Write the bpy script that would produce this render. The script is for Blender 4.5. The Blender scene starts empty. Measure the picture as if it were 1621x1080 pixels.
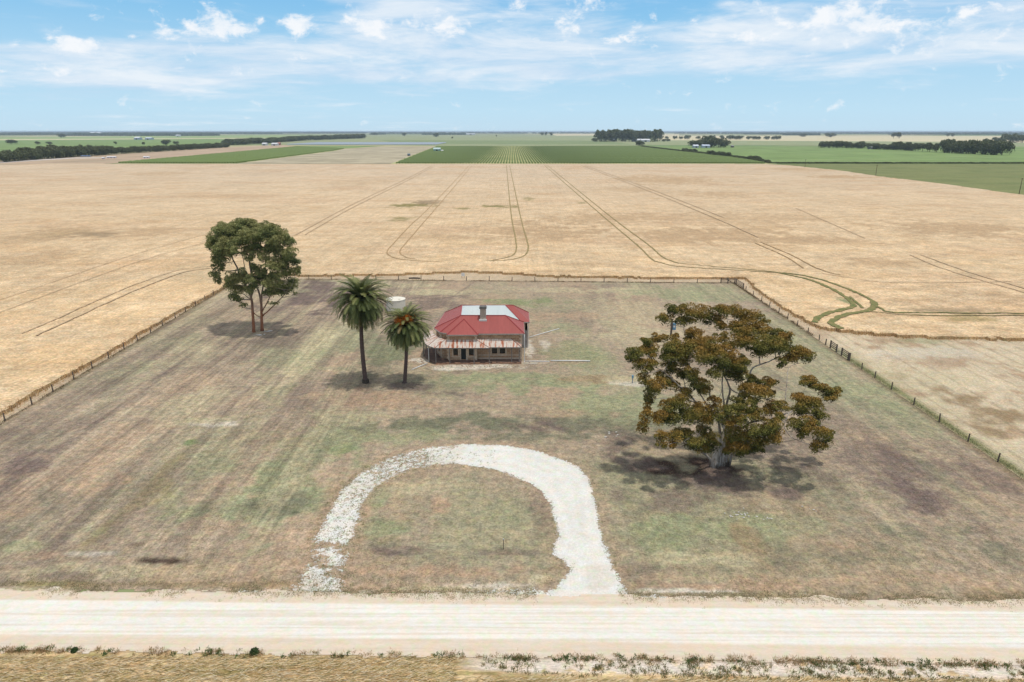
import bpy, math, random
import numpy as np
from math import radians as R, sin, cos, pi
from mathutils import Vector, Matrix
random.seed(7); np.random.seed(7)
scn = bpy.context.scene
col = scn.collection

# ------------------------------------------------------------------ camera
H = 35.4; F = 1080.0; PX0, PY0 = 810.5, 540.0; PITCH = R(17.1)
cam = bpy.data.objects.new('camera', bpy.data.cameras.new('camera')); col.objects.link(cam)
cam.location = (0, 0, H); cam.rotation_euler = (R(90) - PITCH, 0, 0)
cam.data.sensor_width = 36; cam.data.lens = 36 * F / 1621
cam.data.clip_start = 0.5; cam.data.clip_end = 80000
scn.camera = cam

def ang(py): return PITCH + math.atan((py - PY0) / F)
def zc(D, z): return D * cos(PITCH) + (H - z) * sin(PITCH)
def at(px, py, z=0.0):            # world point on height z seen at reference pixel
    D = (H - z) / math.tan(ang(py)); return (px - PX0) * zc(D, z) / F, D
def atD(px, py, D):               # world point at forward distance D
    z = H - D * math.tan(ang(py)); return Vector(((px - PX0) * zc(D, z) / F, D, z))

# ------------------------------------------------------------------ sky, sun, exposure
SUN_EL, SUN_AZ = 80.0, 118.0      # azimuth: compass-like, from +Y clockwise
w = bpy.data.worlds.new('World'); scn.world = w; w.use_nodes = True
wt = w.node_tree; wt.nodes.clear()
class NT:
    def __init__(s, t): s.t = t
    def n(s, typ, **k):
        x = s.t.nodes.new(typ)
        for a, b in k.items(): setattr(x, a, b)
        return x
    def link(s, a, b): s.t.links.new(a, b)
    def put(s, sock, v):
        if isinstance(v, bpy.types.NodeSocket): s.link(v, sock)
        elif v is not None: sock.default_value = v
    def m(s, op, a, b=None, c=None, clamp=False):
        x = s.n('ShaderNodeMath', operation=op); x.use_clamp = clamp
        s.put(x.inputs[0], a)
        if b is not None: s.put(x.inputs[1], b)
        if c is not None: s.put(x.inputs[2], c)
        return x.outputs[0]
    def v(s, op, a, b=None, c=None, out=0):
        x = s.n('ShaderNodeVectorMath', operation=op); s.put(x.inputs[0], a)
        if b is not None: s.put(x.inputs[1], b)
        if c is not None: s.put(x.inputs[2], c)
        return x.outputs[out]
    def noise(s, vec, scale, detail=4, rough=0.55, dist=0.0):
        x = s.n('ShaderNodeTexNoise'); s.put(x.inputs['Vector'], vec)
        x.inputs['Scale'].default_value = scale; x.inputs['Detail'].default_value = detail
        x.inputs['Roughness'].default_value = rough; x.inputs['Distortion'].default_value = dist
        return x.outputs[0]
    def rng(s, val, a, b, c=0.0, d=1.0, smooth=False):
        x = s.n('ShaderNodeMapRange'); x.interpolation_type = 'SMOOTHSTEP' if smooth else 'LINEAR'
        s.put(x.inputs[0], val)
        for i, q in enumerate((a, b, c, d)): s.put(x.inputs[i + 1], q)
        return x.outputs[0]
    def mix(s, f, a, b, mode='MIX'):
        x = s.n('ShaderNodeMix', data_type='RGBA', blend_type=mode)
        s.put(x.inputs[0], f); s.put(x.inputs[6], a); s.put(x.inputs[7], b)
        return x.outputs[2]
    def xyz(s, x, y, z):
        c = s.n('ShaderNodeCombineXYZ'); s.put(c.inputs[0], x); s.put(c.inputs[1], y); s.put(c.inputs[2], z)
        return c.outputs[0]
    def sep(s, v_):
        c = s.n('ShaderNodeSeparateXYZ'); s.put(c.inputs[0], v_); return c.outputs
def lin1(c): c /= 255.0; return c / 12.92 if c <= .04045 else ((c + .055) / 1.055) ** 2.4
KALB = 1.42
def A(r, g, b, k=None):           # colour as it looks in full daylight -> base colour
    k = k or KALB
    return (lin1(r) / k, lin1(g) / k, lin1(b) / k, 1)
def C8(r, g, b): return (lin1(r), lin1(g), lin1(b), 1)

def build_world():
    T = NT(wt)
    tc = T.n('ShaderNodeTexCoord'); d = tc.outputs['Generated']
    sky = T.n('ShaderNodeTexSky', sky_type='NISHITA'); sky.sun_disc = False
    sky.sun_elevation = R(SUN_EL); sky.sun_rotation = R(SUN_AZ)
    sky.air_density = 1.0; sky.dust_density = 0.4; sky.ozone_density = 2.0; sky.altitude = 30
    sx, sy, sz = T.sep(d)
    az = T.m('ARCTAN2', sx, sy); el = T.m('ARCSINE', sz)
    SK = 0.105
    base = T.v('SCALE', sky.outputs[0], None); base.node.inputs['Scale'].default_value = SK
    # clear air colour low down: pale blue at the horizon, deeper above
    elp = T.m('MAXIMUM', el, 0.0)
    r = T.n('ShaderNodeValToRGB'); T.link(T.rng(elp, 0, 0.26), r.inputs[0])
    cr = r.color_ramp; cr.elements[0].position = 0; cr.elements[0].color = C8(196, 223, 240)
    cr.elements[1].position = 1; cr.elements[1].color = C8(88, 155, 218)
    for p_, c_ in ((0.10, C8(192, 225, 244)), (0.30, C8(176, 217, 243)), (0.55, C8(142, 199, 238)), (0.75, C8(118, 184, 234))):
        e = cr.elements.new(p_); e.color = c_
    low = r.outputs[0]
    clear = T.mix(T.rng(elp, 0.22, 0.5, smooth=True), low, base)
    # cloud coordinates: flat layer seen in perspective for the sheets, angular for the puffs
    av = T.xyz(az, el, 0.0)
    lay = T.xyz(T.m('DIVIDE', sx, T.m('ADD', elp, 0.06)), T.m('DIVIDE', sy, T.m('ADD', elp, 0.06)), 0.0)
    ns = T.noise(lay, 1.1, 7, 0.62, 0.35)
    # angular stretched noise
    st = T.v('MULTIPLY', av, (5.0, 26.0, 1.0))
    n2 = T.noise(st, 1.0, 8, 0.62, 0.4)
    pf = T.v('MULTIPLY', av, (30.0, 48.0, 1.0))
    n3 = T.noise(pf, 1.0, 9, 0.64, 0.25)
    def dirpx(px, py):
        v_ = Vector(((px - PX0), F, -(py - PY0))).normalized()
        v_ = Matrix.Rotation(-PITCH, 3, 'X') @ v_
        return math.atan2(v_.x, v_.y), math.asin(v_.z)
    def blob(px, py, rx, ry):
        a, e = dirpx(px, py)
        q = T.v('MULTIPLY', T.v('SUBTRACT', av, (a, e, 0)), (F / rx, F / ry, 1))
        return T.m('DOT', q, q) if False else T.v('DOT_PRODUCT', q, q, out=1)
    def field(bl):
        tot = None
        for px, py, rx, ry, s in bl:
            g = T.m('MULTIPLY', T.m('EXPONENT', T.m('MULTIPLY', blob(px, py, rx, ry), -1.0)), s)
            tot = g if tot is None else T.m('ADD', tot, g)
        return tot
    sheets = [(120, 110, 150, 34, .75), (300, 85, 150, 26, .7), (420, 105, 200, 30, .7), (250, 140, 170, 14, .45), (40, 78, 60, 6, .5),
              (640, 55, 100, 50, .8), (760, 50, 170, 60, 1.0), (860, 105, 190, 24, 1.0), (1020, 95, 150, 18, .9), (1120, 70, 130, 22, .75), (1250, 62, 140, 40, 1.0),
              (1370, 40, 70, 40, .75), (1500, 50, 130, 40, .95), (1590, 85, 80, 20, .7), (1560, 20, 110, 24, .5), (1200, 15, 60, 12, .5),
              (930, 30, 60, 30, .35), (110, 5, 40, 7, .6), (1010, 8, 50, 8, .3), (540, 0, 40, 6, .7), (230, 2, 30, 4, .5), (1150, 5, 30, 6, .5), (600, 120, 160, 10, .4)]
    puffs = [(338, 36, 24, 18, 1.0), (375, 44, 32, 13, .95), (310, 48, 22, 12, .75), (262, 52, 20, 10, .9), (108, 72, 30, 13, .95), (150, 78, 22, 8, .6), (212, 58, 16, 4, .6), (482, 38, 26, 12, .95),
             (468, 46, 16, 7, .5), (575, 38, 26, 13, .85), (50, 112, 34, 8, .6), (164, 35, 10, 6, .6), (412, 33, 8, 5, .7), (710, 45, 30, 18, .75), (890, 40, 30, 22, .8), (600, 55, 40, 14, .6), (670, 30, 40, 12, .5),
             (975, 65, 22, 10, .75), (1010, 40, 16, 16, .6), (930, 75, 12, 5, .6), (1140, 55, 18, 6, .6), (1180, 58, 24, 9, .7), (1260, 40, 50, 15, .65), (1340, 45, 40, 22, .7), (1225, 15, 14, 8, .6), (1320, 12, 20, 10, .7), (1385, 22, 45, 22, .7), (1470, 40, 50, 20, .6),
             (930, 3, 24, 10, .6), (1088, 22, 8, 4, .0), (822, 12, 18, 8, .6), (525, 87, 8, 4, .6), (1560, 40, 50, 18, .5)]
    fs = field(sheets); fp = field(puffs)
    ds = T.m('ADD', T.m('MULTIPLY', T.m('MINIMUM', fs, 1.0), 0.75), T.m('MULTIPLY', T.m('SUBTRACT', T.m('ADD', T.m('MULTIPLY', ns, .45), T.m('MULTIPLY', n2, .55)), 0.5), 3.4))
    dsm = T.m('MULTIPLY', T.rng(ds, 0.08, 1.0, smooth=True), 0.86)
    dp = T.m('ADD', T.m('MINIMUM', fp, 1.1), T.m('MULTIPLY', T.m('SUBTRACT', n3, 0.5), 3.6))
    dpm = T.m('MULTIPLY', T.rng(dp, 0.30, 1.15, smooth=True), 0.97)
    # other clouds around the rest of the sky
    gen = T.m('MULTIPLY', T.rng(ns, 0.36, 0.56, 0.45, 1.0, smooth=True), T.m('MULTIPLY', T.rng(el, 0.20, 0.34, smooth=True), 0.9))
    ccol = T.mix(T.rng(n3, 0.35, 0.62), C8(218, 234, 248), C8(247, 250, 254))
    scol = T.mix(T.rng(n2, 0.35, 0.65), C8(196, 220, 243), C8(240, 246, 252))
    o = T.mix(dsm, clear, scol); o = T.mix(dpm, o, ccol); o = T.mix(gen, o, (.88, .90, .94, 1))
    # below the horizon: dull land colour
    o = T.mix(T.rng(sz, -0.02, -0.002), C8(160, 165, 150), o)
    bg = T.n('ShaderNodeBackground'); T.link(o, bg.inputs[0]); bg.inputs[1].default_value = SKYGAIN
    out = T.n('ShaderNodeOutputWorld'); T.link(bg.outputs[0], out.inputs[0])
SKYGAIN = 1.0
EXPO = 0.0
build_world()
sl = bpy.data.lights.new('sun', 'SUN'); sl.energy = 2.65; sl.angle = R(2.2); sl.color = (1, .955, .89)
so = bpy.data.objects.new('sun', sl); col.objects.link(so)
sdir = Vector((cos(R(SUN_EL)) * sin(R(SUN_AZ)), cos(R(SUN_EL)) * cos(R(SUN_AZ)), sin(R(SUN_EL))))
so.rotation_euler = sdir.to_track_quat('Z', 'Y').to_euler(); so.location = sdir * 200
scn.view_settings.view_transform = 'Standard'; scn.view_settings.look = 'None'
scn.view_settings.exposure = EXPO; scn.view_settings.gamma = 1
scn.cycles.transparent_max_bounces = 12

# ------------------------------------------------------------------ helpers
def setp(o, label=None, cat=None, group=None, kind=None):
    if label: o['label'] = label
    if cat: o['category'] = cat
    if group: o['group'] = group
    if kind: o['kind'] = kind
    return o
def empty(name, loc, label, cat, group=None, rz=0):
    o = bpy.data.objects.new(name, None); col.objects.link(o); o.location = loc; o.rotation_euler = (0, 0, rz)
    o.empty_display_size = .3
    return setp(o, label, cat, group)
def mkobj(name, V, Fc, mat, parent=None, smooth=False, attrs=None, mats=None, midx=None):
    me = bpy.data.meshes.new(name)
    if isinstance(V, np.ndarray) and isinstance(Fc, np.ndarray):
        nv, nf, k = len(V), len(Fc), Fc.shape[1]
        me.vertices.add(nv); me.vertices.foreach_set('co', V.astype(np.float32).ravel())
        me.loops.add(nf * k); me.loops.foreach_set('vertex_index', Fc.astype(np.int32).ravel())
        me.polygons.add(nf); me.polygons.foreach_set('loop_start', np.arange(0, nf * k, k, dtype=np.int32))
        me.polygons.foreach_set('loop_total', np.full(nf, k, dtype=np.int32))
        me.update(calc_edges=True)
    else:
        me.from_pydata([tuple(v) for v in V], [], [tuple(f) for f in Fc]); me.update()
    if smooth: me.polygons.foreach_set('use_smooth', np.ones(len(me.polygons), dtype=bool))
    for nm, (typ, arr) in (attrs or {}).items():
        at_ = me.attributes.new(nm, typ, 'POINT')
        if typ == 'FLOAT': at_.data.foreach_set('value', np.asarray(arr, dtype=np.float32).ravel())
        else: at_.data.foreach_set('color', np.asarray(arr, dtype=np.float32).ravel())
    for m_ in (mats or [mat]): me.materials.append(m_)
    if midx is not None: me.polygons.foreach_set('material_index', np.asarray(midx, dtype=np.int32))
    o = bpy.data.objects.new(name, me); col.objects.link(o)
    if parent: o.parent = parent
    return o
class MB:                          # mesh builder
    def __init__(s): s.V = []; s.F = []
    def add(s, V, Fc):
        b = len(s.V); s.V += [tuple(v) for v in V]; s.F += [tuple(i + b for i in f) for f in Fc]; return s
    def box(s, x0, x1, y0, y1, z0, z1):
        V = [(x, y, z) for z in (z0, z1) for y in (y0, y1) for x in (x0, x1)]
        return s.add(V, [(0, 2, 3, 1), (4, 5, 7, 6), (0, 1, 5, 4), (2, 6, 7, 3), (0, 4, 6, 2), (1, 3, 7, 5)])
    def bar(s, p, q, wd, ht=None):  # square bar between two points
        p = Vector(p); q = Vector(q); ht = ht or wd; d = (q - p).normalized()
        up = Vector((0, 0, 1)) if abs(d.z) < .95 else Vector((0, 1, 0))
        a = d.cross(up).normalized() * wd / 2; b = a.cross(d).normalized() * ht / 2
        V = [p - a - b, p + a - b, p + a + b, p - a + b, q - a - b, q + a - b, q + a + b, q - a + b]
        return s.add(V, [(0, 1, 2, 3), (7, 6, 5, 4), (0, 4, 5, 1), (1, 5, 6, 2), (2, 6, 7, 3), (3, 7, 4, 0)])
    def tube(s, pts, rads, n=7, cap=True):
        pts = [Vector(p) for p in pts]; b = len(s.V); prev = None
        for i, p in enumerate(pts):
            d = (pts[min(i + 1, len(pts) - 1)] - pts[max(i - 1, 0)])
            d = d.normalized() if d.length > 1e-9 else Vector((0, 0, 1))
            if prev is None:
                up = Vector((1, 0, 0)) if abs(d.x) < .9 else Vector((0, 1, 0)); a = d.cross(up).normalized()
            else:
                a = (prev - d * prev.dot(d)); a = a.normalized() if a.length > 1e-6 else d.orthogonal().normalized()
            prev = a; c = d.cross(a)
            for k in range(n):
                t = 2 * pi * k / n; s.V.append(tuple(p + (a * cos(t) + c * sin(t)) * rads[i]))
        for i in range(len(pts) - 1):
            for k in range(n):
                k2 = (k + 1) % n; s.F.append((b + i * n + k, b + i * n + k2, b + (i + 1) * n + k2, b + (i + 1) * n + k))
        if cap:
            s.F.append(tuple(b + k for k in range(n))[::-1]); s.F.append(tuple(b + (len(pts) - 1) * n + k for k in range(n)))
        return s
    def cyl(s, x, y, z0, z1, r0, r1=None, n=16): return s.tube([(x, y, z0), (x, y, z1)], [r0, r1 or r0], n)
    def build(s, name, mat, parent=None, smooth=False, off=None):
        V = s.V if off is None else [(v[0] - off[0], v[1] - off[1], v[2] - off[2]) for v in s.V]
        return mkobj(name, V, s.F, mat, parent, smooth)

# materials ---------------------------------------------------------
MC = {}
def mat(name, c=(.5, .5, .5, 1), rough=.8, var=0.0, vscale=3.0, stretch=(1, 1, 1), c2=None, bump=0, bscale=20, metal=0, spec=.3, fn=None, transl=0.0):
    if name in MC: return MC[name]
    m_ = bpy.data.materials.new(name); m_.use_nodes = True; t = m_.node_tree; t.nodes.clear(); T = NT(t)
    out = T.n('ShaderNodeOutputMaterial'); p = T.n('ShaderNodeBsdfPrincipled')
    p.inputs['Roughness'].default_value = rough; p.inputs['Metallic'].default_value = metal
    p.inputs['Specular IOR Level'].default_value = spec
    T.link(p.outputs[0], out.inputs[0])
    tc = T.n('ShaderNodeTexCoord').outputs['Object']
    colr = None
    if fn: colr = fn(T, tc, p)
    elif var or c2:
        n_ = T.noise(T.v('MULTIPLY', tc, stretch), vscale, 5, .6)
        c2_ = c2 or tuple(x * (1 - var) for x in c[:3]) + (1,)
        colr = T.mix(T.rng(n_, .3, .7), c2_, tuple(min(1, x * (1 + var * .5)) for x in c[:3]) + (1,) if not c2 else c)
    if colr is not None: T.put(p.inputs['Base Color'], colr)
    else: p.inputs['Base Color'].default_value = c
    if bump:
        b = T.n('ShaderNodeBump'); b.inputs['Strength'].default_value = 1; b.inputs['Distance'].default_value = bump
        T.link(T.noise(tc, bscale, 4, .6), b.inputs['Height']); T.link(b.outputs[0], p.inputs['Normal'])
    if transl:
        tr = T.n('ShaderNodeBsdfTranslucent'); T.put(tr.inputs[0], colr if colr is not None else c)
        mx = T.n('ShaderNodeMixShader'); mx.inputs[0].default_value = transl
        T.link(p.outputs[0], mx.inputs[1]); T.link(tr.outputs[0], mx.inputs[2]); T.link(mx.outputs[0], out.inputs[0])
    MC[name] = m_; return m_

def ground_fn(scales=((0.35, .22, 5), (2.2, .34, 6), (9.0, .30, 3)), stretch=(1, 1, 1), bump=.05, bs=6.0, speck=None, extra=None, sat=0.0):
    def fn(T, tc, p):
        a = T.n('ShaderNodeAttribute', attribute_name='Col').outputs[0]
        v_ = T.v('MULTIPLY', tc, stretch); f = None
        for sc, am, de in scales:
            g = T.rng(T.noise(v_, sc, de, .62), .28, .72, 1 - am, 1 + am)
            f = g if f is None else T.m('MULTIPLY', f, g)
        c_ = T.mix(1.0, a, T.xyz(f, f, f), 'MULTIPLY')
        # slight hue drift
        h = T.noise(tc, 0.9, 5, .6)
        c_ = T.mix(T.rng(h, .4, .62), c_, T.mix(1.0, c_, (1.06, .97, .9, 1), 'MULTIPLY'))
        h2 = T.noise(T.v('ADD', tc, (31, 7, 3)), 1.7, 5, .6)
        c_ = T.mix(T.rng(h2, .48, .66), c_, T.mix(1.0, c_, (.92, 1.03, .9, 1), 'MULTIPLY'))
        if extra: c_ = extra(T, tc, p, c_)
        b = T.n('ShaderNodeBump'); b.inputs['Strength'].default_value = 1; b.inputs['Distance'].default_value = bump
        T.link(T.noise(v_, bs, 5, .65), b.inputs['Height']); T.link(b.outputs[0], p.inputs['Normal'])
        return c_
    return fn

# numpy noise -------------------------------------------------------
_rs = np.random.RandomState(3); _P = _rs.rand(256, 256)
def vnoise(x, y):
    xi = np.floor(x).astype(int); yi = np.floor(y).astype(int); fx = x - xi; fy = y - yi
    fx = fx * fx * (3 - 2 * fx); fy = fy * fy * (3 - 2 * fy)
    g = lambda a, b: _P[a & 255, b & 255]
    return (g(xi, yi) * (1 - fx) + g(xi + 1, yi) * fx) * (1 - fy) + (g(xi, yi + 1) * (1 - fx) + g(xi + 1, yi + 1) * fx) * fy
def fbm(x, y, sx, sy=None, oct=5, seed=0, gain=.55):
    sy = sy or sx; t = 0; am = 1; tot = 0
    ca, sa = cos(.6), sin(.6)
    X = x / sx + seed * 17.3; Y = y / sy + seed * 9.1
    for i in range(oct):
        t = t + am * vnoise(X, Y); tot += am; am *= gain
        X, Y = (X * 2.03 + 5.2, Y * 2.03 + 1.7)
    return t / tot
def inpoly(x, y, poly):
    ins = np.zeros(x.shape, bool); n = len(poly)
    for i in range(n):
        x0, y0 = poly[i]; x1, y1 = poly[(i + 1) % n]
        if y0 == y1: continue
        c = ((y0 > y) != (y1 > y)) & (x < (x1 - x0) * (y - y0) / (y1 - y0) + x0); ins ^= c
    return ins
def dpoly(x, y, poly, closed=True):
    d = np.full(x.shape, 1e9); n = len(poly)
    for i in range(n if closed else n - 1):
        x0, y0 = poly[i]; x1, y1 = poly[(i + 1) % n]; dx, dy = x1 - x0, y1 - y0
        t = np.clip(((x - x0) * dx + (y - y0) * dy) / (dx * dx + dy * dy + 1e-12), 0, 1)
        d = np.minimum(d, np.hypot(x - x0 - t * dx, y - y0 - t * dy))
    return d
def sdist(x, y, poly): d = dpoly(x, y, poly); return np.where(inpoly(x, y, poly), d, -d)
def pxpoly(pts, z=0.0): return [at(a, b, z) for a, b in pts]
def sm(x, a, b): t = np.clip((x - a) / (b - a), 0, 1); return t * t * (3 - 2 * t)

def grid_mesh(name, xs, ys, zf, colf, material, keep=None, skirt=None, smooth=False, off=0.0):
    X, Y = np.meshgrid(xs, ys); nx, ny = len(xs), len(ys)
    Z = zf(X, Y) if callable(zf) else np.full(X.shape, float(zf))
    V = np.stack([X, Y, Z], -1).reshape(-1, 3)
    i, j = np.meshgrid(np.arange(nx - 1), np.arange(ny - 1)); a = j * nx + i
    Q = np.stack([a, a + 1, a + nx + 1, a + nx], -1)
    if keep is not None:
        cx = (X[:-1, :-1] + X[1:, 1:]) / 2; cy = (Y[:-1, :-1] + Y[1:, 1:]) / 2
        K = keep(cx, cy)
    else: K = np.ones((ny - 1, nx - 1), bool)
    C = colf(X, Y)
    C = np.concatenate([C, np.ones(C.shape[:-1] + (1,))], -1).reshape(-1, 4)
    Fq = Q[K]
    edges = []
    if skirt is not None:          # walls down to skirt height on the outline
        Kp = np.pad(K, 1)
        for dj, di, (p_, q_) in ((0, -1, (3, 0)), (0, 1, (1, 2)), (-1, 0, (0, 1)), (1, 0, (2, 3))):
            nb = Kp[1 + dj:1 + dj + K.shape[0], 1 + di:1 + di + K.shape[1]]
            e = Q[K & ~nb][:, [p_, q_]]
            if len(e): edges.append(e)
        E = np.concatenate(edges); n0 = len(V)
        top = V[E.reshape(-1)].copy(); bot = top.copy(); bot[:, 2] = skirt
        V = np.concatenate([V, top, bot]); m_ = len(E)
        t0 = n0 + np.arange(m_) * 2; b0 = n0 + 2 * m_ + np.arange(m_) * 2
        Fq = np.concatenate([Fq, np.stack([t0 + 1, t0, b0, b0 + 1], -1)])
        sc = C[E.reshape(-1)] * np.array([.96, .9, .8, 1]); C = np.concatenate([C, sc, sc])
        edges = (top.reshape(-1, 2, 3))
    # drop unused vertices
    used = np.zeros(len(V), bool); used[Fq.ravel()] = True; mp = np.cumsum(used) - 1
    V = V[used]; C = C[used]; Fq = mp[Fq]
    o = mkobj(name, V, Fq, material, smooth=smooth, attrs={'Col': ('FLOAT_COLOR', C)})
    return o, edges
def c3(*a): return np.array(A(*a)[:3])

# colour kinds for painted ground cover; L also paints shade under the big gum
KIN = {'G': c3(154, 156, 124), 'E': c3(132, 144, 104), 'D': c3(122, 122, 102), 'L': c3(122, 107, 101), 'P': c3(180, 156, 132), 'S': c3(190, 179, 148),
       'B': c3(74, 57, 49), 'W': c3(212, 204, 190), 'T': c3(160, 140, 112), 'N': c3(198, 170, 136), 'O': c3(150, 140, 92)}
def paint(C, X, Y, blobs, z=0.0, warp=1.0, soft=.35):
    n1 = fbm(X, Y, 3.0, oct=5, seed=5); n2 = fbm(X, Y, 9.0, oct=4, seed=8)
    for b in blobs:
        px, py, rx, ry, k, s = b
        cx, cy = at(px, py, z); sx = rx * zc(cy, z) / F
        sy = (at(px, py - ry, z)[1] - at(px, py + ry, z)[1]) / 2
        u = (X - cx) / sx; v_ = (Y - cy) / sy
        g = np.exp(-(u * u + v_ * v_) * .9)
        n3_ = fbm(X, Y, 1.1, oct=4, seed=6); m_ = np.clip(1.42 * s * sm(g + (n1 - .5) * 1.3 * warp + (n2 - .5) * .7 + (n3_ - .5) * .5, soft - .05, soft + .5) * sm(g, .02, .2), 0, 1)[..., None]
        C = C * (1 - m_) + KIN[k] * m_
    return C

# ------------------------------------------------------------------ setting: base ground
def far_fn(T, tc, p):
    br = T.n('ShaderNodeTexVoronoi', distance='CHEBYCHEV'); br.inputs['Scale'].default_value = 1.0; br.inputs['Randomness'].default_value = .8
    T.link(T.v('MULTIPLY', tc, (1 / 900., 1 / 700., 0)), br.inputs['Vector'])
    r = T.n('ShaderNodeValToRGB'); T.link(T.sep(br.outputs['Color'])[0], r.inputs[0])
    cr = r.color_ramp; cr.interpolation = 'CONSTANT'
    cr.elements[0].color = A(140, 152, 104); cr.elements[1].color = A(190, 182, 140); cr.elements[1].position = .82
    for p_, c_ in ((.2, A(158, 162, 118)), (.36, A(122, 146, 92)), (.5, A(206, 196, 156)), (.62, A(150, 158, 112)), (.74, A(112, 132, 86))):
        e = cr.elements.new(p_); e.color = c_
    f = T.rng(T.noise(T.v('MULTIPLY', tc, (1, .5, 1)), .01, 6, .6), .3, .7, .85, 1.12)
    return T.mix(1.0, r.outputs[0], T.xyz(f, f, f), 'MULTIPLY')
m_far = mat('far_ground', rough=.95, spec=.1, fn=far_fn)
g = MB(); GX = 34000
g.add([(-GX, -400, 0), (GX, -400, 0), (GX, 36000, 0), (-GX, 36000, 0)], [(0, 1, 2, 3)])
setp(g.build('ground', m_far), kind='structure')

# flat far fields -----------------------------------------------------
def field_mat(name, c, var=.18, sc=.02, stripe=None, c2=None):
    def fn(T, tc, p):
        f = T.rng(T.noise(T.v('MULTIPLY', tc, (1, .45, 1)), sc, 7, .65), .3, .7, 1 - var, 1 + var)
        f2 = T.rng(T.noise(T.v('MULTIPLY', tc, (1, 1, 1)), .6, 4, .6), .3, .7, .82, 1.16)
        f = T.m('MULTIPLY', f, f2)
        base = T.mix(T.rng(T.noise(T.v('MULTIPLY', tc, (.5, 1.6, 1)), sc * .7, 5, .6), .45, .62), A(*c), A(*(c2 or c)))
        return T.mix(1.0, base, T.xyz(f, f, f), 'MULTIPLY')
    return mat(name, rough=.95, spec=.1, fn=fn)
zz = [0.03]
def farfield(name, pts, material, z=None):
    zz[0] += .012; z = z or zz[0]
    P = pxpoly(pts, z); g = MB(); g.add([(x, y, z) for x, y in P], [tuple(range(len(P)))[::-1]])
    o = g.build(name, material); setp(o, kind='structure'); return o
M_tan = field_mat('tan_paddock', (198, 172, 146), c2=(184, 166, 138))
M_fallow = field_mat('fallow_field', (196, 184, 156), c2=(168, 158, 130), var=.2, sc=.03)
M_green = field_mat('green_field', (130, 154, 92), c2=(142, 162, 102), var=.2)
M_lgreen = field_mat('light_green_field', (160, 178, 116), var=.1)
M_olive = field_mat('olive_pasture', (136, 140, 90), c2=(122, 132, 82), var=.12, sc=.05)
M_greyol = field_mat('grey_olive_field', (164, 170, 128), c2=(150, 160, 118), var=.1)
M_straw = field_mat('straw_field', (222, 210, 172), var=.08)
farfield('field', [(540, 213.2), (1000, 213.2), (1080, 222), (1010, 231), (690, 231.5), (575, 229), (420, 229), (480, 219)], M_greyol)
farfield('field', [(600, 222), (960, 223), (1000, 229), (640, 228)], field_mat('moss_field', (140, 154, 108), var=.1))
farfield('field', [(870, 211.6), (1075, 212.2), (1075, 214.6), (880, 215)], M_straw)
farfield('field', [(1040, 214.5), (1700, 215.5), (1700, 227), (1480, 224.5), (1040, 222)], M_straw)
farfield('field', [(1040, 222), (1480, 224.5), (1700, 227), (1700, 234), (1480, 231), (1100, 230), (1030, 230)], M_greyol)
farfield('field', [(-80, 218.5), (300, 214.5), (560, 213.6), (480, 219), (-80, 224)], M_lgreen)
farfield('field', [(-80, 223.6), (480, 218.4), (330, 233), (-80, 258)], M_green)
farfield('field', [(-80, 221), (420, 218.5), (420, 219.4), (-80, 222.4)], M_straw)
farfield('field', [(-80, 263), (-80, 259), (0, 255), (130, 248), (362, 233.5), (450, 229.5), (470, 232), (440, 238), (180, 258.5), (-80, 266)], M_tan)
farfield('field', [(360, 259.3), (395, 252), (530, 239), (545, 236), (600, 232.5), (700, 231.8), (700, 234), (624, 259.3)], M_fallow)
M_vsoil = field_mat('vineyard_soil', (196, 192, 140), c2=(176, 180, 122))
farfield('field', [(400, 239), (470, 231.2), (610, 230.9), (548, 235), (530, 239)], M_green)
farfield('vineyard_ground', [(180, 259), (385, 240.5), (470, 232.5), (548, 235), (530, 239), (375, 259)], M_vsoil)
farfield('field', [(1008, 231.5), (1700, 232.5), (1700, 259.2), (1215, 259.2), (1100, 241)], M_green)
farfield('vineyard_ground', [(618, 259.6), (690, 231.5), (1010, 230.6), (1230, 259.6)], M_vsoil)
farfield('pasture', [(1205, 259.5), (1720, 259.5), (1720, 325), (1621, 309.5), (1390, 282), (1250, 264)], M_olive)
# pale track left of the wheat
farfield('track', [(-80, 263.5), (-80, 260.5), (0, 256.2), (60, 252.5), (118, 249.6), (180, 249.4), (180, 250.2), (118, 251), (60, 254.4), (0, 258.4)], mat('track_gravel', A(222, 212, 200), .95, var=.1, vscale=.5))

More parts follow.
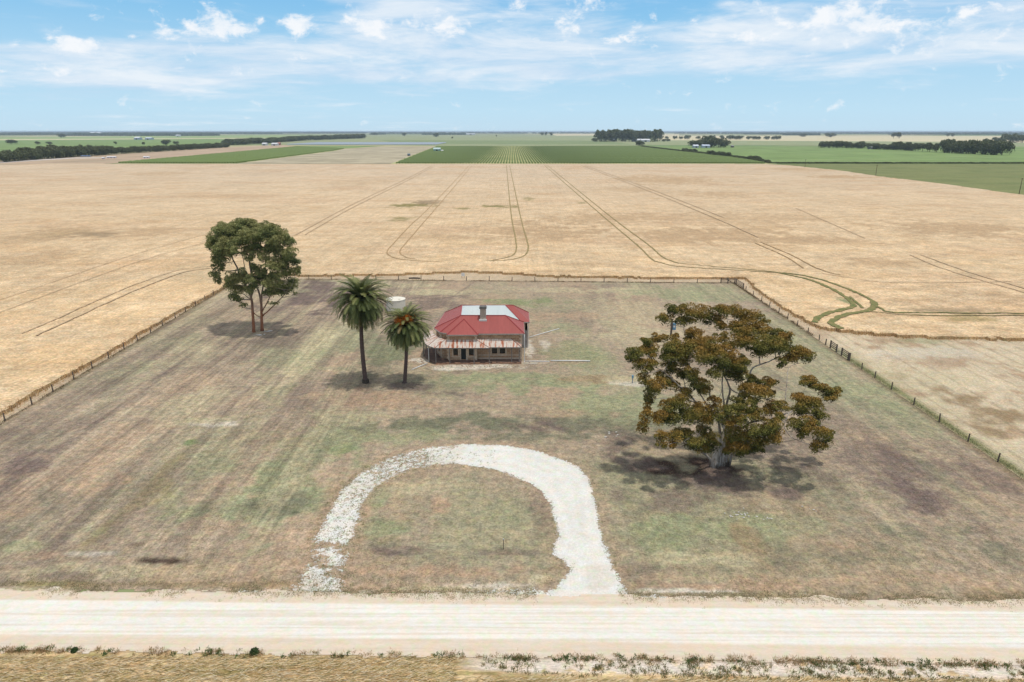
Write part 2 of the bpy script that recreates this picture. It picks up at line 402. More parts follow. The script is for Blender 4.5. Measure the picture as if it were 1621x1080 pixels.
# ------------------------------------------------------------------ stubble strip round the crops, mown field on the right
def col_stub(X, Y):
    C = np.ones(X.shape + (3,)) * c3(202, 182, 156)
    n = fbm(X, Y, 6, 14, seed=2)[..., None]; C = C * (.8 + .42 * n)
    k = sm(X, 54, 57)[..., None] * sm(-Y, -125, -116)[..., None]      # mown part right of the fence
    M_ = c3(210, 194, 168) * (.84 + .34 * fbm(X, Y, 4, 9, seed=4))[..., None]
    gmask = sm(fbm(X, Y, 9, 16, seed=9), .5, .68)[..., None]; M_ = M_ * (1 - gmask * .25) + c3(180, 176, 140) * gmask * .25
    rmask = sm(fbm(X, Y, 4, 3.5, seed=12), .56, .72)[..., None]; M_ = M_ * (1 - rmask * .6) + c3(170, 138, 112) * rmask * .6
    ln = (np.abs(((X + 1.5 * fbm(X, Y, 30, seed=3)) / 2.6) % 1 - .5) < .09) * (fbm(X, Y, 2, 8, seed=6) > .45); M_ = M_ * (1 - .2 * ln[..., None])
    C = C * (1 - k) + M_ * k
    C = paint(C, X, Y, [(1560, 660, 60, 40, 'T', .7), (1450, 560, 120, 14, 'W', .35), (1500, 575, 90, 12, 'P', .55), (1330, 560, 40, 20, 'S', .5), (1450, 540, 60, 5, 'G', .4), (1380, 600, 50, 16, 'S', .5)])
    e = (np.exp(-((X - 55.0) / .8) ** 2) * sm(-Y, -116, -105) * (.45 + .6 * fbm(X, Y, 2, seed=7)))[..., None]; C = C * (1 - e) + c3(122, 132, 84) * e
    return C
m_stub = mat('stubble', rough=.95, spec=.1, fn=ground_fn(scales=((.5, .16, 5), (3.0, .3, 6), (11, .22, 3)), stretch=(1.3, .8, 1), bump=.08, bs=4))
for nm, xs, ys in (('stubble_field', np.concatenate([np.arange(53.6, 110, .4), np.arange(110, 190, 2.0)]), np.arange(47, 180, .5)),
                   ('stubble_strip', np.arange(-80, -60, .4), np.arange(47, 180, .6)), ('stubble_strip', np.arange(-66.5, 54.1, .7), np.arange(162, 182, .5))):
    o, _ = grid_mesh(nm, xs, ys, .008, col_stub, m_stub); setp(o, kind='structure')

# ------------------------------------------------------------------ wheat
WZ = .55
L0 = at(0, 668)[0]
wheat_poly = [(-64, 30)] + pxpoly([(-60, 688), (0, 656), (52.5, 626), (102.5, 598), (155, 569.5), (212.5, 535.5), (275, 499.5), (325, 472), (357, 456)], .15) + [(-70.8, 165), (-69.5, 171.5), (-50, 171), (-35, 171.5), (-20, 174), (-12, 176), (-2, 174), (10, 170), (40, 167.5), (54, 167.6)] + \
    pxpoly([(1178, 438), (1186, 442), (1196, 456), (1212, 466), (1240, 485), (1284, 509.5), (1300, 517), (1350, 523.5), (1445, 531.5), (1621, 535), (1760, 538)], WZ) + \
    pxpoly([(1900, 345), (1621, 309), (1500, 292), (1390, 279), (1330, 270), (1250, 262), (1215, 260), (1100, 259.6), (180, 259.6), (115, 257), (0, 262), (-120, 268)], WZ) + [(-640, 400), (-200, 30)]
wblobs = [(650, 325, 34, 5, 'O', .8), (638, 346, 22, 3, 'O', .6), (675, 320, 26, 4, 'T', .6), (790, 327, 30, 2, 'O', .7), (735, 330, 18, 2, 'O', .6), (838, 315, 10, 2, 'O', .5), (920, 321, 8, 2, 'O', .5),
          (90, 370, 40, 7, 'O', .55), (70, 372, 90, 16, 'N', .6), (230, 368, 60, 10, 'N', .6), (150, 372, 40, 4, 'T', .5), (40, 410, 90, 16, 'N', .5),
          (850, 365, 90, 16, 'N', .75), (960, 345, 100, 10, 'N', .6), (690, 375, 80, 8, 'N', .5), (1120, 372, 140, 14, 'N', .85), (1250, 380, 120, 8, 'N', .8), (1180, 345, 160, 10, 'N', .5),
          (1520, 362, 130, 13, 'N', .75), (1050, 285, 90, 8, 'N', .65), (1000, 300, 60, 5, 'N', .4), (1330, 280, 60, 3, 'N', .7), (1260, 268, 50, 3, 'N', .6), (1380, 415, 60, 6, 'N', .6), (1130, 308, 60, 6, 'N', .5),
          (250, 275, 60, 3, 'N', .5), (340, 310, 80, 4, 'N', .35), (560, 290, 60, 4, 'N', .35), (80, 460, 40, 10, 'N', .5), (1540, 505, 60, 6, 'O', .45), (1480, 490, 120, 4, 'T', .5), (1345, 480, 10, 8, 'E', .6), (400, 420, 100, 20, 'S', .2)]
def col_wheat(X, Y):
    d = np.clip((Y - 100) / 500, 0, 1)[..., None]
    C = c3(227, 199, 161) * (1 - d) + c3(216, 195, 169) * d
    n = fbm(X, Y, 26, 30, seed=21, oct=6)[..., None]; C = C * (.87 + .25 * n)
    b = sm(fbm(X, Y, 40, 22, seed=25, oct=6), .5, .75)[..., None] * .5; C = C * (1 - b) + c3(206, 174, 142) * b
    # lodged swirls, finer close by
    sh = fbm(X + 3 * fbm(X, Y, 8, seed=31), Y + 4 * fbm(X, Y, 8, seed=33), 5.0, 3.2, seed=27, oct=6); sv_ = fbm(X + 2.5 * fbm(X, Y, 8, seed=31), Y, 1.6, 9.0, seed=37, oct=6)
    lf = sm(-X, 20, 60)
    s = sh * (1 - .6 * lf) + sv_ * .6 * lf
    nearm = np.clip(1.3 - Y / 330, .15, 1)
    C = C * (1 + ((s - .5) * .85 * nearm))[..., None]
    wf = sm(fbm(X, Y, 7, 1.6, seed=28, oct=5), .56, .72)[..., None] * .26 * np.clip(nearm, .4, 1)[..., None]; C = C * (1 - wf) + c3(242, 224, 196) * wf
    bf = sm(fbm(X + 2 * fbm(X, Y, 9, seed=35), Y, 12, 3.5, seed=29, oct=5), .55, .72)[..., None] * .45; C = C * (1 - bf) + c3(204, 170, 130) * bf
    yel = sm(fbm(X, Y, 14, 10, seed=41), .5, .7)[..., None] * .35 * nearm[..., None]; C = C * (1 - yel) + c3(226, 190, 142) * yel
    # sowing lines
    ln = (fbm(X, Y, .9, 90, seed=51, oct=2) - .5) * .10; C = C * (1 + ln)[..., None]
    return np.clip(paint(C, X, Y, wblobs, WZ, warp=1.2), 0.02, .9)
def geo(a, b, s0, g_):
    v = [a]; s = s0
    while v[-1] < b: v.append(v[-1] + s); s *= g_
    return v
ys = np.array(geo(40, 790, .55, 1.0065)); xr = geo(0, 900, .6, 1.0068)
xs = np.array([-a for a in xr[:0:-1]] + xr); xs = xs[(xs > -760) & (xs < 560)]
xs = np.sort(np.concatenate([xs[~((xs > -74.5) & (xs < -65)) & ~((xs > 55) & (xs < 72))], np.arange(-74.5, -65, .22), np.arange(55, 72, .3)]))
jit = lambda X, Y: (fbm(X, Y, 1.6, seed=61, oct=4) - .5) * 1.3
def keep_w(cx, cy): return inpoly(cx + jit(cx, cy), cy + jit(cy, cx), wheat_poly)
def zw(X, Y):
    near = np.clip(1.4 - Y / 300, .0, 1)
    return WZ + (fbm(X, Y, 3.0, 2.0, seed=71, oct=4) - .5) * .30 * near
def drill(T, tc, p, c_):
    x_, y_, z_ = T.sep(tc); st = T.noise(T.xyz(T.m('MULTIPLY', x_, 1.5), T.m('MULTIPLY', y_, .035), 0.0), 1.0, 5, .65, .3); f_ = T.rng(st, .3, .7, .91, 1.09)
    c_ = T.mix(1.0, c_, T.xyz(f_, f_, f_), 'MULTIPLY')
    n_ = T.noise(T.v('MULTIPLY', tc, (.6, 1.2, 1)), 1.1, 8, .72); return T.mix(T.rng(n_, .58, .70, 0, .45), c_, A(176, 142, 104))
m_wheat = mat('wheat_crop', rough=.9, spec=.12, fn=ground_fn(scales=((.12, .10, 6), (.8, .24, 8), (3.2, .36, 6)), stretch=(.7, 1.1, 1), bump=.2, bs=2.2, extra=drill))
wheat, wedges = grid_mesh('wheat_field', xs, ys, zw, col_wheat, m_wheat, keep=keep_w, skirt=0.0, smooth=False)
setp(wheat, kind='structure')

def blades(name, P, hmin, hmax, wd, lean, cols, jitter=.25, per=1, label=None, cat=None, material=None, kind='stuff', seed=1):
    rs = np.random.RandomState(seed); P = np.repeat(np.asarray(P, float), per, 0); n = len(P)
    P = P + np.stack([rs.normal(0, jitter, n), rs.normal(0, jitter, n), np.zeros(n)], -1)
    a = rs.rand(n) * 2 * pi; h = hmin + (hmax - hmin) * rs.rand(n)
    wv = np.stack([np.cos(a), np.sin(a), np.zeros(n)], -1) * (wd * (.6 + .8 * rs.rand(n)))[:, None]
    b = rs.rand(n) * 2 * pi; lv = np.stack([np.cos(b), np.sin(b), np.zeros(n)], -1) * (lean * rs.rand(n) * h)[:, None]
    top = P + lv + np.stack([np.zeros(n), np.zeros(n), h], -1)
    V = np.stack([P - wv, P + wv, top + wv * .35, top - wv * .35], 1).reshape(-1, 3)
    Fq = np.arange(4 * n).reshape(-1, 4)
    cols = np.array([A(*c) for c in cols]); C = cols[rs.randint(0, len(cols), n)]; C[:, :3] *= (.75 + .5 * rs.rand(n))[:, None]
    C = np.repeat(C, 4, 0)
    o = mkobj(name, V, Fq, material or m_leaf('grass_blade'), attrs={'Col': ('FLOAT_COLOR', C)})
    setp(o, label, cat, kind=kind); return o
def m_leaf(name, transl=.25, rough=.7):
    def fn(T, tc, p): return T.n('ShaderNodeAttribute', attribute_name='Col').outputs[0]
    return mat(name, rough=rough, spec=.2, fn=fn, transl=transl)
mid = wedges.mean(1); mid = mid[(mid[:, 1] < 260) & (np.abs(mid[:, 0]) < 160)]; mid[:, 2] = 0.0
blades('wheat_stalks', mid, .35, .85, .05, .7, [(236, 200, 146), (220, 180, 124), (244, 216, 172)], jitter=.38, per=12, label='ragged edge of standing golden wheat around the fenced paddock', cat='wheat')

# tyre tracks in the wheat -------------------------------------------
def cr_spline(P, step):
    P = [Vector((a, b, 0)) for a, b in P]; Q = [P[0]] + P + [P[-1]]; out = []
    for i in range(1, len(Q) - 2):
        n = max(2, int((Q[i + 1] - Q[i]).length / step)); p0, p1, p2, p3 = Q[i - 1:i + 3]
        for k in range(n):
            t = k / n
            out.append(.5 * ((2 * p1) + (p2 - p0) * t + (2 * p0 - 5 * p1 + 4 * p2 - p3) * t * t + (3 * p1 - p0 - 3 * p2 + p3) * t ** 3))
    out.append(P[-1]); return out
def strip(name, px, wd, z, material, step=1.0, zfun=None, gap=0.0, seed=0):
    rs = random.Random(seed); P = cr_spline(px, step); V = []; Fq = []
    for i, p in enumerate(P):
        d = (P[min(i + 1, len(P) - 1)] - P[max(i - 1, 0)]).normalized(); nn = Vector((-d.y, d.x, 0))
        wl = wd * (.65 + .7 * rs.random()) / 2; wr = wd * (.65 + .7 * rs.random()) / 2
        for q in (p + nn * wl, p - nn * wr): V.append((q.x, q.y, z if zfun is None else float(zfun(np.array([q.x]), np.array([q.y]))[0]) + .09 + seed * .004))
        if i and rs.random() > gap: Fq.append((2 * i - 2, 2 * i - 1, 2 * i + 1, 2 * i))
    o = mkobj(name, V, Fq, material); setp(o, kind='structure'); return o
m_tr = mat('track_brown', A(196, 164, 124), .95, c2=A(168, 142, 100), vscale=1.2, spec=.1)
m_trg = mat('track_olive', A(176, 154, 110), .95, c2=A(146, 136, 90), vscale=.6, spec=.1)
m_trv = mat('track_green', A(106, 122, 72), .95, c2=A(160, 144, 98), vscale=1.1, spec=.1, bump=.1, bscale=5)
m_trf = mat('track_faint', A(212, 186, 152), .95, c2=A(198, 170, 134), vscale=.9, spec=.1)
TR = [([(743, 262), (686.7, 321.7), (650, 356.7), (622, 387), (614, 396), (614, 403), (627, 409), (657, 413), (700, 414)], .34, m_tr),
      ([(747.5, 262), (703, 315), (667, 356.7), (641, 387), (634, 396), (634, 402), (644, 408), (660, 411)], .34, m_tr),
      ([(801.7, 262), (807.7, 326.7), (816, 378), (817, 396), (812, 404), (798, 409), (780, 412)], .42, m_trg),
      ([(806.7, 262), (821.7, 333), (834, 380), (836, 394), (833, 402), (824, 408), (800, 412.5), (770, 413)], .42, m_trg),
      ([(861.7, 262), (940, 330), (1006, 386), (1030, 409), (1045, 416), (1080, 422.6), (1180, 429), (1230, 432)], .5, m_trg),
      ([(866.5, 262), (950, 330), (1020, 383), (1046, 405), (1062, 413), (1084, 418), (1163, 425), (1240, 432)], .5, m_trg),
      ([(1230, 432), (1270, 440), (1297, 449), (1330, 465), (1350, 480)], .9, m_trv), ([(1350, 478), (1347, 487), (1314, 495), (1294, 503.7), (1289, 511)], 1.2, m_trv),
      ([(1240, 432), (1280, 438), (1318, 449), (1357, 464), (1383, 478)], .8, m_trv), ([(1383, 478), (1384, 485), (1375, 492), (1340, 499), (1320, 507), (1316, 513), (1333, 521)], 1.3, m_trv),
      ([(1345, 470), (1366, 488)], .5, m_trv), ([(1380, 482), (1395, 489), (1413, 495), (1500, 496), (1700, 497)], .55, m_trv), ([(1375, 493), (1440, 499), (1540, 500), (1700, 499)], .5, m_trg),
      ([(1203.5, 383.5), (1250, 403), (1293, 425), (1330, 436)], .45, m_tr), ([(1195, 385), (1240, 405), (1272, 425)], .4, m_tr), ([(1300, 433), (1345, 440), (1420, 448), (1600, 446)], .35, m_trf),
      ([(1457, 403.5), (1530, 430), (1621, 457), (1700, 480)], .45, m_trf), ([(1440, 404), (1500, 428), (1621, 463.6), (1700, 488)], .4, m_trf),
      ([(683, 263), (640, 285), (573, 316.7), (533, 337), (467, 373)], .45, m_trf), ([(686, 264), (645, 286), (580, 318), (545, 336), (483, 372)], .45, m_trf),
      ([(333, 422), (283, 428), (217, 450), (150, 478), (95, 503), (35, 529)], .32, m_trf), ([(333, 425), (292, 431), (240, 450), (175, 477.5), (110, 508), (57, 532)], .4, m_trf),
      ([(420, 360), (267, 400), (170, 432), (40, 480), (-30, 508)], .22, m_trf), ([(400, 352), (240, 395), (60, 455), (-30, 485)], .22, m_trf),
      ([(920, 262), (1020, 300), (1130, 345), (1200, 376)], .5, m_trf), ([(926, 262), (1030, 300), (1146, 345)], .5, m_trf), ([(1260, 330), (1370, 378)], .35, m_trf)]
for i, (p, wd, mm) in enumerate(TR): strip('tyre_track', [at(a, b, WZ) for a, b in p], wd, 0, mm, step=.6, zfun=zw, gap=0, seed=i)

# ------------------------------------------------------------------ paddock
def FX(y): return -64.95 - (y - 86.0) * (2.6 / 69.0)      # line of the left fence
DRV_A = pxpoly([(492, 862), (505, 830), (520, 800), (536, 776), (560, 755), (585, 738), (612, 724), (645, 714), (680, 707), (715, 703.5), (750, 702.5), (790, 703.5), (830, 708), (862, 716), (892, 728), (915, 740),
               (932, 756), (942, 775), (947, 800), (954, 835), (964, 870), (978, 905), (992, 935), (1000, 952), (838, 952), (872, 932), (902, 902), (890, 888), (873, 878), (872, 862), (880, 850), (876, 830), (868, 800),
               (855, 780), (835, 764), (800, 750), (765, 741), (725, 737), (690, 738), (655, 744), (620, 758), (598, 772), (580, 795), (572, 820), (568, 848), (548, 868)])
DRV_B = pxpoly([(436, 952), (468, 920), (488, 890), (498, 858), (556, 858), (544, 900), (556, 952)])
pblobs = [  # px, py, rx, ry, kind, strength
    (430, 770, 120, 80, 'G', .75), (520, 690, 70, 55, 'G', .6), (330, 760, 60, 60, 'G', .35), (440, 800, 50, 26, 'D', .6), (380, 800, 40, 18, 'D', .35), (480, 740, 30, 50, 'D', .3), (420, 700, 60, 30, 'P', .3),
    (610, 560, 45, 40, 'D', .55), (615, 555, 35, 30, 'E', .35), (800, 605, 150, 16, 'G', .8), (700, 610, 60, 12, 'D', .3), (830, 478, 70, 7, 'E', .55), (880, 520, 60, 10, 'G', .4), (905, 560, 60, 18, 'E', .35),
    (740, 670, 150, 16, 'D', .7), (880, 675, 70, 12, 'L', .7), (990, 668, 110, 20, 'D', .6), (960, 640, 90, 16, 'G', .6), (830, 690, 80, 8, 'D', .5), (1000, 640, 60, 30, 'G', .4), (660, 690, 60, 10, 'G', .5),
    (590, 632, 80, 16, 'P', .8), (520, 625, 50, 14, 'P', .5), (645, 612, 50, 7, 'L', .55), (700, 622, 50, 5, 'L', .5), (490, 555, 34, 60, 'S', .5), (470, 600, 40, 30, 'S', .35), (560, 660, 70, 10, 'S', .4),
    (520, 468, 70, 22, 'L', .8), (480, 450, 40, 8, 'L', .6), (580, 485, 40, 16, 'L', .55), (680, 480, 60, 18, 'L', .55), (690, 462, 50, 5, 'S', .6), (440, 500, 40, 16, 'L', .3), (640, 452, 70, 4, 'S', .6),
    (1000, 495, 80, 30, 'S', .35), (1000, 460, 60, 8, 'S', .5), (900, 500, 60, 8, 'P', .5), (900, 460, 80, 5, 'S', .4), (1080, 465, 80, 12, 'G', .55), (1150, 470, 60, 16, 'G', .5), (930, 600, 50, 6, 'T', .6), (880, 655, 40, 5, 'P', .5),
    (1000, 540, 60, 25, 'S', .3), (1250, 520, 60, 30, 'G', .5), (1380, 620, 60, 36, 'G', .6), (1430, 660, 60, 30, 'G', .45), (1340, 660, 60, 40, 'L', .3), (1360, 720, 90, 30, 'L', .45),
    (1450, 790, 60, 36, 'L', .75), (1430, 745, 40, 36, 'L', .5), (1540, 760, 70, 30, 'L', .45), (1490, 840, 80, 26, 'D', .7), (1570, 870, 70, 20, 'D', .45), (1300, 760, 50, 20, 'L', .35), (1560, 800, 60, 30, 'P', .3), (1400, 790, 30, 20, 'S', .4),
    (1120, 750, 70, 17, 'B', 1.2), (1050, 742, 55, 17, 'B', .9), (1000, 735, 40, 18, 'L', .55), (1140, 765, 110, 22, 'L', .6), (1240, 782, 40, 12, 'L', .6), (1060, 790, 90, 22, 'L', .45), (985, 700, 30, 18, 'L', .5), (1235, 740, 40, 8, 'L', .4),  # B is litter; the right-hand L patches paint the crown's shadow into the ground
    (1045, 850, 60, 36, 'G', .7), (1080, 850, 30, 18, 'G', .3), (1180, 840, 60, 22, 'G', .6), (1300, 830, 80, 22, 'G', .35), (1240, 880, 60, 20, 'D', .35), (1370, 885, 90, 12, 'D', .4), (1120, 885, 90, 12, 'S', .5),
    (1180, 930, 160, 8, 'P', .75), (1320, 922, 160, 10, 'P', .55), (1500, 915, 120, 14, 'P', .5), (1560, 940, 120, 7, 'T', .5), (1190, 860, 20, 24, 'T', .5), (1330, 860, 60, 16, 'P', .4),
    (150, 905, 220, 16, 'S', .5), (330, 905, 100, 20, 'P', .4), (130, 877, 60, 5, 'W', .5), (255, 888, 46, 5, 'B', .65), (215, 862, 14, 4, 'B', .4), (60, 880, 60, 12, 'P', .5), (110, 912, 60, 10, 'L', .5), (60, 925, 120, 5, 'O', .5), (300, 926, 200, 5, 'T', .6), (20, 934, 90, 3, 'S', .8),
    (120, 760, 80, 36, 'P', .6), (40, 740, 50, 26, 'L', .65), (20, 800, 60, 30, 'P', .5), (60, 690, 60, 40, 'L', .35), (200, 700, 60, 40, 'P', .35), (290, 640, 60, 24, 'S', .4), (355, 672, 40, 5, 'W', .5), (330, 665, 30, 4, 'S', .6), (300, 700, 10, 5, 'E', .8),
    (40, 865, 60, 10, 'G', .6), (160, 840, 60, 14, 'G', .5), (250, 780, 30, 30, 'O', .3), (440, 570, 50, 20, 'G', .4), (200, 590, 60, 20, 'G', .4), (450, 620, 20, 16, 'D', .5), (300, 560, 50, 20, 'S', .3),
    (700, 800, 60, 20, 'P', .85), (690, 770, 90, 20, 'S', .5), (700, 905, 170, 12, 'P', .75), (640, 872, 70, 10, 'L', .6), (760, 875, 90, 6, 'L', .4), (850, 790, 20, 40, 'L', .5), (800, 760, 40, 8, 'L', .35), (620, 838, 40, 14, 'G', .7), (610, 860, 40, 8, 'D', .4), (800, 820, 50, 30, 'G', .3), (600, 790, 12, 20, 'G', .6),
    (700, 932, 130, 5, 'S', .8), (770, 928, 90, 6, 'W', .6), (590, 938, 60, 3, 'W', .7), (855, 915, 30, 14, 'S', .7), (1080, 936, 90, 3, 'W', .75), (1010, 905, 30, 16, 'L', .3), (960, 950, 40, 5, 'W', .8),
    (535, 720, 20, 12, 'E', .6), (495, 850, 14, 16, 'P', .5), (480, 890, 30, 12, 'P', .6), (530, 770, 14, 20, 'P', .4),
    (758, 581, 92, 4.5, 'W', 1.0), (838, 556, 9, 16, 'W', .9), (862, 545, 10, 8, 'W', .5), (662, 571, 17, 4, 'W', .9), (690, 577, 20, 3, 'P', .6), (845, 574, 25, 4, 'W', .8), (1000, 607, 24, 4, 'W', .55), (1010, 600, 40, 5, 'S', .5), (870, 573, 60, 3, 'P', .4),
    (411, 531, 9, 1.5, 'W', .8), (425, 525, 7, 2, 'W', .8), (650, 520, 20, 14, 'G', .5), (400, 540, 60, 10, 'L', .4), (560, 540, 30, 30, 'G', .3)]
def col_pad(X, Y):
    C = np.ones(X.shape + (3,)) * c3(170, 154, 134)
    n = fbm(X, Y, 16, 22, seed=101, oct=6)[..., None]; C = C * (.86 + .28 * n)
    g_ = sm(fbm(X, Y, 12, 20, seed=103, oct=6), .46, .68)[..., None] * .55; C = C * (1 - g_) + KIN['G'] * g_
    p_ = sm(fbm(X, Y, 9, 14, seed=107, oct=5), .52, .7)[..., None] * .5; C = C * (1 - p_) + KIN['P'] * p_
    l_ = sm(fbm(X, Y, 10, 13, seed=109, oct=5), .56, .72)[..., None] * .4; C = C * (1 - l_) + KIN['L'] * l_
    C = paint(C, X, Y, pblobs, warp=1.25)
    # mowing streaks run away from the camera
    s = fbm(X + .8 * fbm(X, Y, 14, seed=111), Y, 1.1, 34, seed=113, oct=4) - .5
    sa = np.clip(.22 + .85 * sm(-X, 14, 26) + .35 * sm(X, 22, 34), 0, 1) * sm(Y, 49, 54); C = C * (1 + s * .55 * sa)[..., None]
    s3 = fbm(X + .5 * fbm(X, Y, 8, seed=112), Y, .55, 9, seed=114, oct=4) - .5; C = C * (1 + s3 * .5 * sa)[..., None]
    s4 = sm(fbm(X, Y, 2.2, 40, seed=116, oct=4), .52, .68)[..., None] * (.32 * sa)[..., None]; C = C * (1 - s4) + KIN['L'] * 1.02 * s4
    s5 = sm(fbm(X, Y, 1.6, 30, seed=118, oct=4), .56, .7)[..., None] * (.45 * sa)[..., None]; C = C * (1 - s5) + KIN['S'] * s5
    s2 = fbm(X, Y, 20, .7, seed=115, oct=3) - .5; k = sm(-Y, -58, -50) * .4 + .12; C = C * (1 + s2 * .5 * k)[..., None]
    for x0, wd, y0, y1, kk, st in ((-53, 1.0, 58, 124, 'L', .75), (-50.5, 2.4, 54, 74, 'L', .5), (-38, .9, 49, 76, 'O', .45), (-37.4, .5, 50, 72, 'L', .4), (-28.5, .7, 52, 80, 'L', .3), (-24, .8, 52, 86, 'S', .45), (-32.5, .5, 55, 84, 'S', .4),
                                   (-44, .6, 50, 100, 'S', .3), (-59.5, .6, 60, 150, 'L', .3), (-47.5, .5, 75, 140, 'L', .35), (33, .8, 60, 110, 'L', .3), (40, 1.2, 55, 100, 'L', .35), (46, 1.0, 55, 130, 'G', .4), (28, .5, 100, 150, 'D', .3), (36, .6, 90, 160, 'D', .3), (20, .5, 115, 160, 'S', .4)):
        wob = (fbm(X, Y, 12, seed=int(abs(x0))) - .5) * 1.5
        m_ = (np.exp(-((X - x0 + wob) / wd) ** 2) * sm(Y, y0, y0 + 6) * sm(-Y, -y1, -y1 + 8) * st * sm(fbm(X, Y, 3, 10, seed=120), .3, .6))[..., None]
        C = C * (1 - m_) + KIN[kk] * m_
    # diagonal faint wheel lines near the house
    for (a, b, kk, st, wd) in (((720, 480), (640, 560), 'L', .5, .4), ((760, 440), (700, 482), 'L', .5, .35), ((690, 620), (900, 690), 'S', .3, .5), ((520, 510), (440, 640), 'S', .55, .5), ((505, 520), (425, 640), 'S', .4, .4), ((560, 690), (440, 800), 'S', .3, .5)):
        d = dpoly(X, Y, [at(*a), at(*b)], closed=False); m_ = (np.exp(-(d / wd) ** 2) * st)[..., None]; C = C * (1 - m_) + KIN[kk] * m_
    # weedy line under the fences
    for fx in (FX(Y), 54.1):
        m_ = (np.exp(-((X - fx) / .7) ** 2) * .6)[..., None]; C = C * (1 - m_) + c3(120, 106, 84) * m_
    m_ = (np.exp(-((Y - (165.2 - X * .037)) / .9) ** 2) * .5)[..., None]; C = C * (1 - m_) + c3(120, 106, 84) * m_
    # brown fringe round the drive
    d = np.minimum(np.abs(sdist(X, Y, DRV_A)), 9); m_ = (np.exp(-(d / .9) ** 2) * .45)[..., None]; C = C * (1 - m_) + KIN['P'] * m_
    for cxp, r0 in (((710, 800), 5.5), ((710, 800), 9.0)):
        cx, cy = at(*cxp); rr = np.hypot(X - cx, (Y - cy) * 1.1); m_ = (np.exp(-((rr - r0) / .35) ** 2) * .22)[..., None]; C = C * (1 - m_) + KIN['S'] * m_
    return np.clip(C * 1.09, .01, .9)
def pad_extra(T, tc, p, c_):
    x_, y_, z_ = T.sep(tc); mk = T.m('ADD', T.m('ADD', T.m('MULTIPLY', T.rng(x_, -26, -13, 1, 0, smooth=True), .7), T.m('MULTIPLY', T.rng(x_, 20, 36, smooth=True), .4)), .12)
    st = T.noise(T.xyz(T.m('MULTIPLY', x_, 2.4), T.m('MULTIPLY', y_, .09), 0.0), 1.0, 5, .65, .2)
    f_ = T.m('ADD', 1.0, T.m('MULTIPLY', T.m('MULTIPLY', T.rng(st, .3, .7, -1, 1), mk), .26)); c_ = T.mix(1.0, c_, T.xyz(f_, f_, f_), 'MULTIPLY')
    n_ = T.noise(T.v('MULTIPLY', tc, (1, 1.5, 1)), 5.5, 6, .7)
    big_ = T.rng(T.noise(T.v('ADD', tc, (77, 3, 0)), .28, 5, .6), .42, .6, .25, 1.0); c_ = T.mix(T.m('MULTIPLY', big_, T.rng(n_, .54, .68, 0, .6)), c_, A(100, 94, 70))
    n2 = T.noise(T.v('ADD', tc, (9, 4, 0)), 7.0, 5, .7)
    return T.mix(T.m('MULTIPLY', big_, T.rng(n2, .56, .68, 0, .55)), c_, A(216, 206, 178))
m_pad = mat('paddock_grass', rough=.95, spec=.1, fn=ground_fn(scales=((.45, .2, 7), (1.5, .36, 8), (4.6, .36, 6)), bump=.12, bs=5, extra=pad_extra))
def zp(X, Y): return .02 + 0 * X
ysp = np.concatenate([np.arange(44.0, 75, .28), np.arange(75, 110, .36), np.arange(110, 168.5, .5)])
def padkeep(cx, cy):
    yb = 46.15 - cx * .018 + (fbm(cx, cy, 1.3, seed=131, oct=4) - .5) * 1.3 - .25
    return (cy > yb) & (cy < 168.2 - (cx + 67) * .037) & (cx > FX(cy) - .2)
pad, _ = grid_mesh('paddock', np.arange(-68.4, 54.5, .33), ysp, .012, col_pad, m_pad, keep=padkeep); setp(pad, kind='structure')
def lines_y(y0, xs): pass

# ------------------------------------------------------------------ drive, road, verge
def col_drv(X, Y):
    C = np.ones(X.shape + (3,)) * c3(236, 235, 230); n = fbm(X, Y, 2.5, seed=141); C = C * (.90 + .16 * n)[..., None]
    # compacted wheel ruts follow the curve, dustier centre
    a = sdist(X, Y, DRV_A); rut = (np.exp(-((a - 1.15) / .3) ** 2) + np.exp(-((a - 2.7) / .35) ** 2))[..., None]
    C = C * (1 - .0 * rut) + .03 * rut
    k = (sm(fbm(X, Y, 3.5, seed=143), .55, .7) * .35)[..., None]; return C * (1 - k) + c3(212, 202, 184) * k
def cover_drv(X, Y):
    n = fbm(X, Y, 2.6, seed=151, oct=5) - .5
    left = sm(-X, 1, 9); a = sdist(X, Y, DRV_A) + n * .9; b = sdist(X, Y, DRV_B) + n * 1.6
    ca = sm(a, -.5, .8) * (1 - .34 * left) * (1 - .10 * (1 - left) * sm(-a, -2.2, -.8)); ca = ca * (1 - .25 * left * sm(fbm(X, Y, 3, seed=155), .45, .65))
    cb = sm(b, -1.3, .9) * (.38 + .27 * sm(fbm(X, Y, 1.4, 1.0, seed=159, oct=4), .38, .62))
    yl = 45.85 - X * .018; e = sm(Y, yl - .8, yl - .3) * sm(-Y, -yl - 1.6, -yl - .1) * sm(fbm(X, Y, 5, 1.1, seed=157, oct=4), .46, .62) * .6
    # pale spill between the drive mouth and the road
    sp = np.exp(-((X - 1.0) / 6.5) ** 2) * sm(-Y, -yl - 2.2, -yl - .2) * sm(Y, yl - .8, yl - .3) * .64
    return np.clip(np.maximum.reduce([ca, cb, e, sp]), 0, 1)
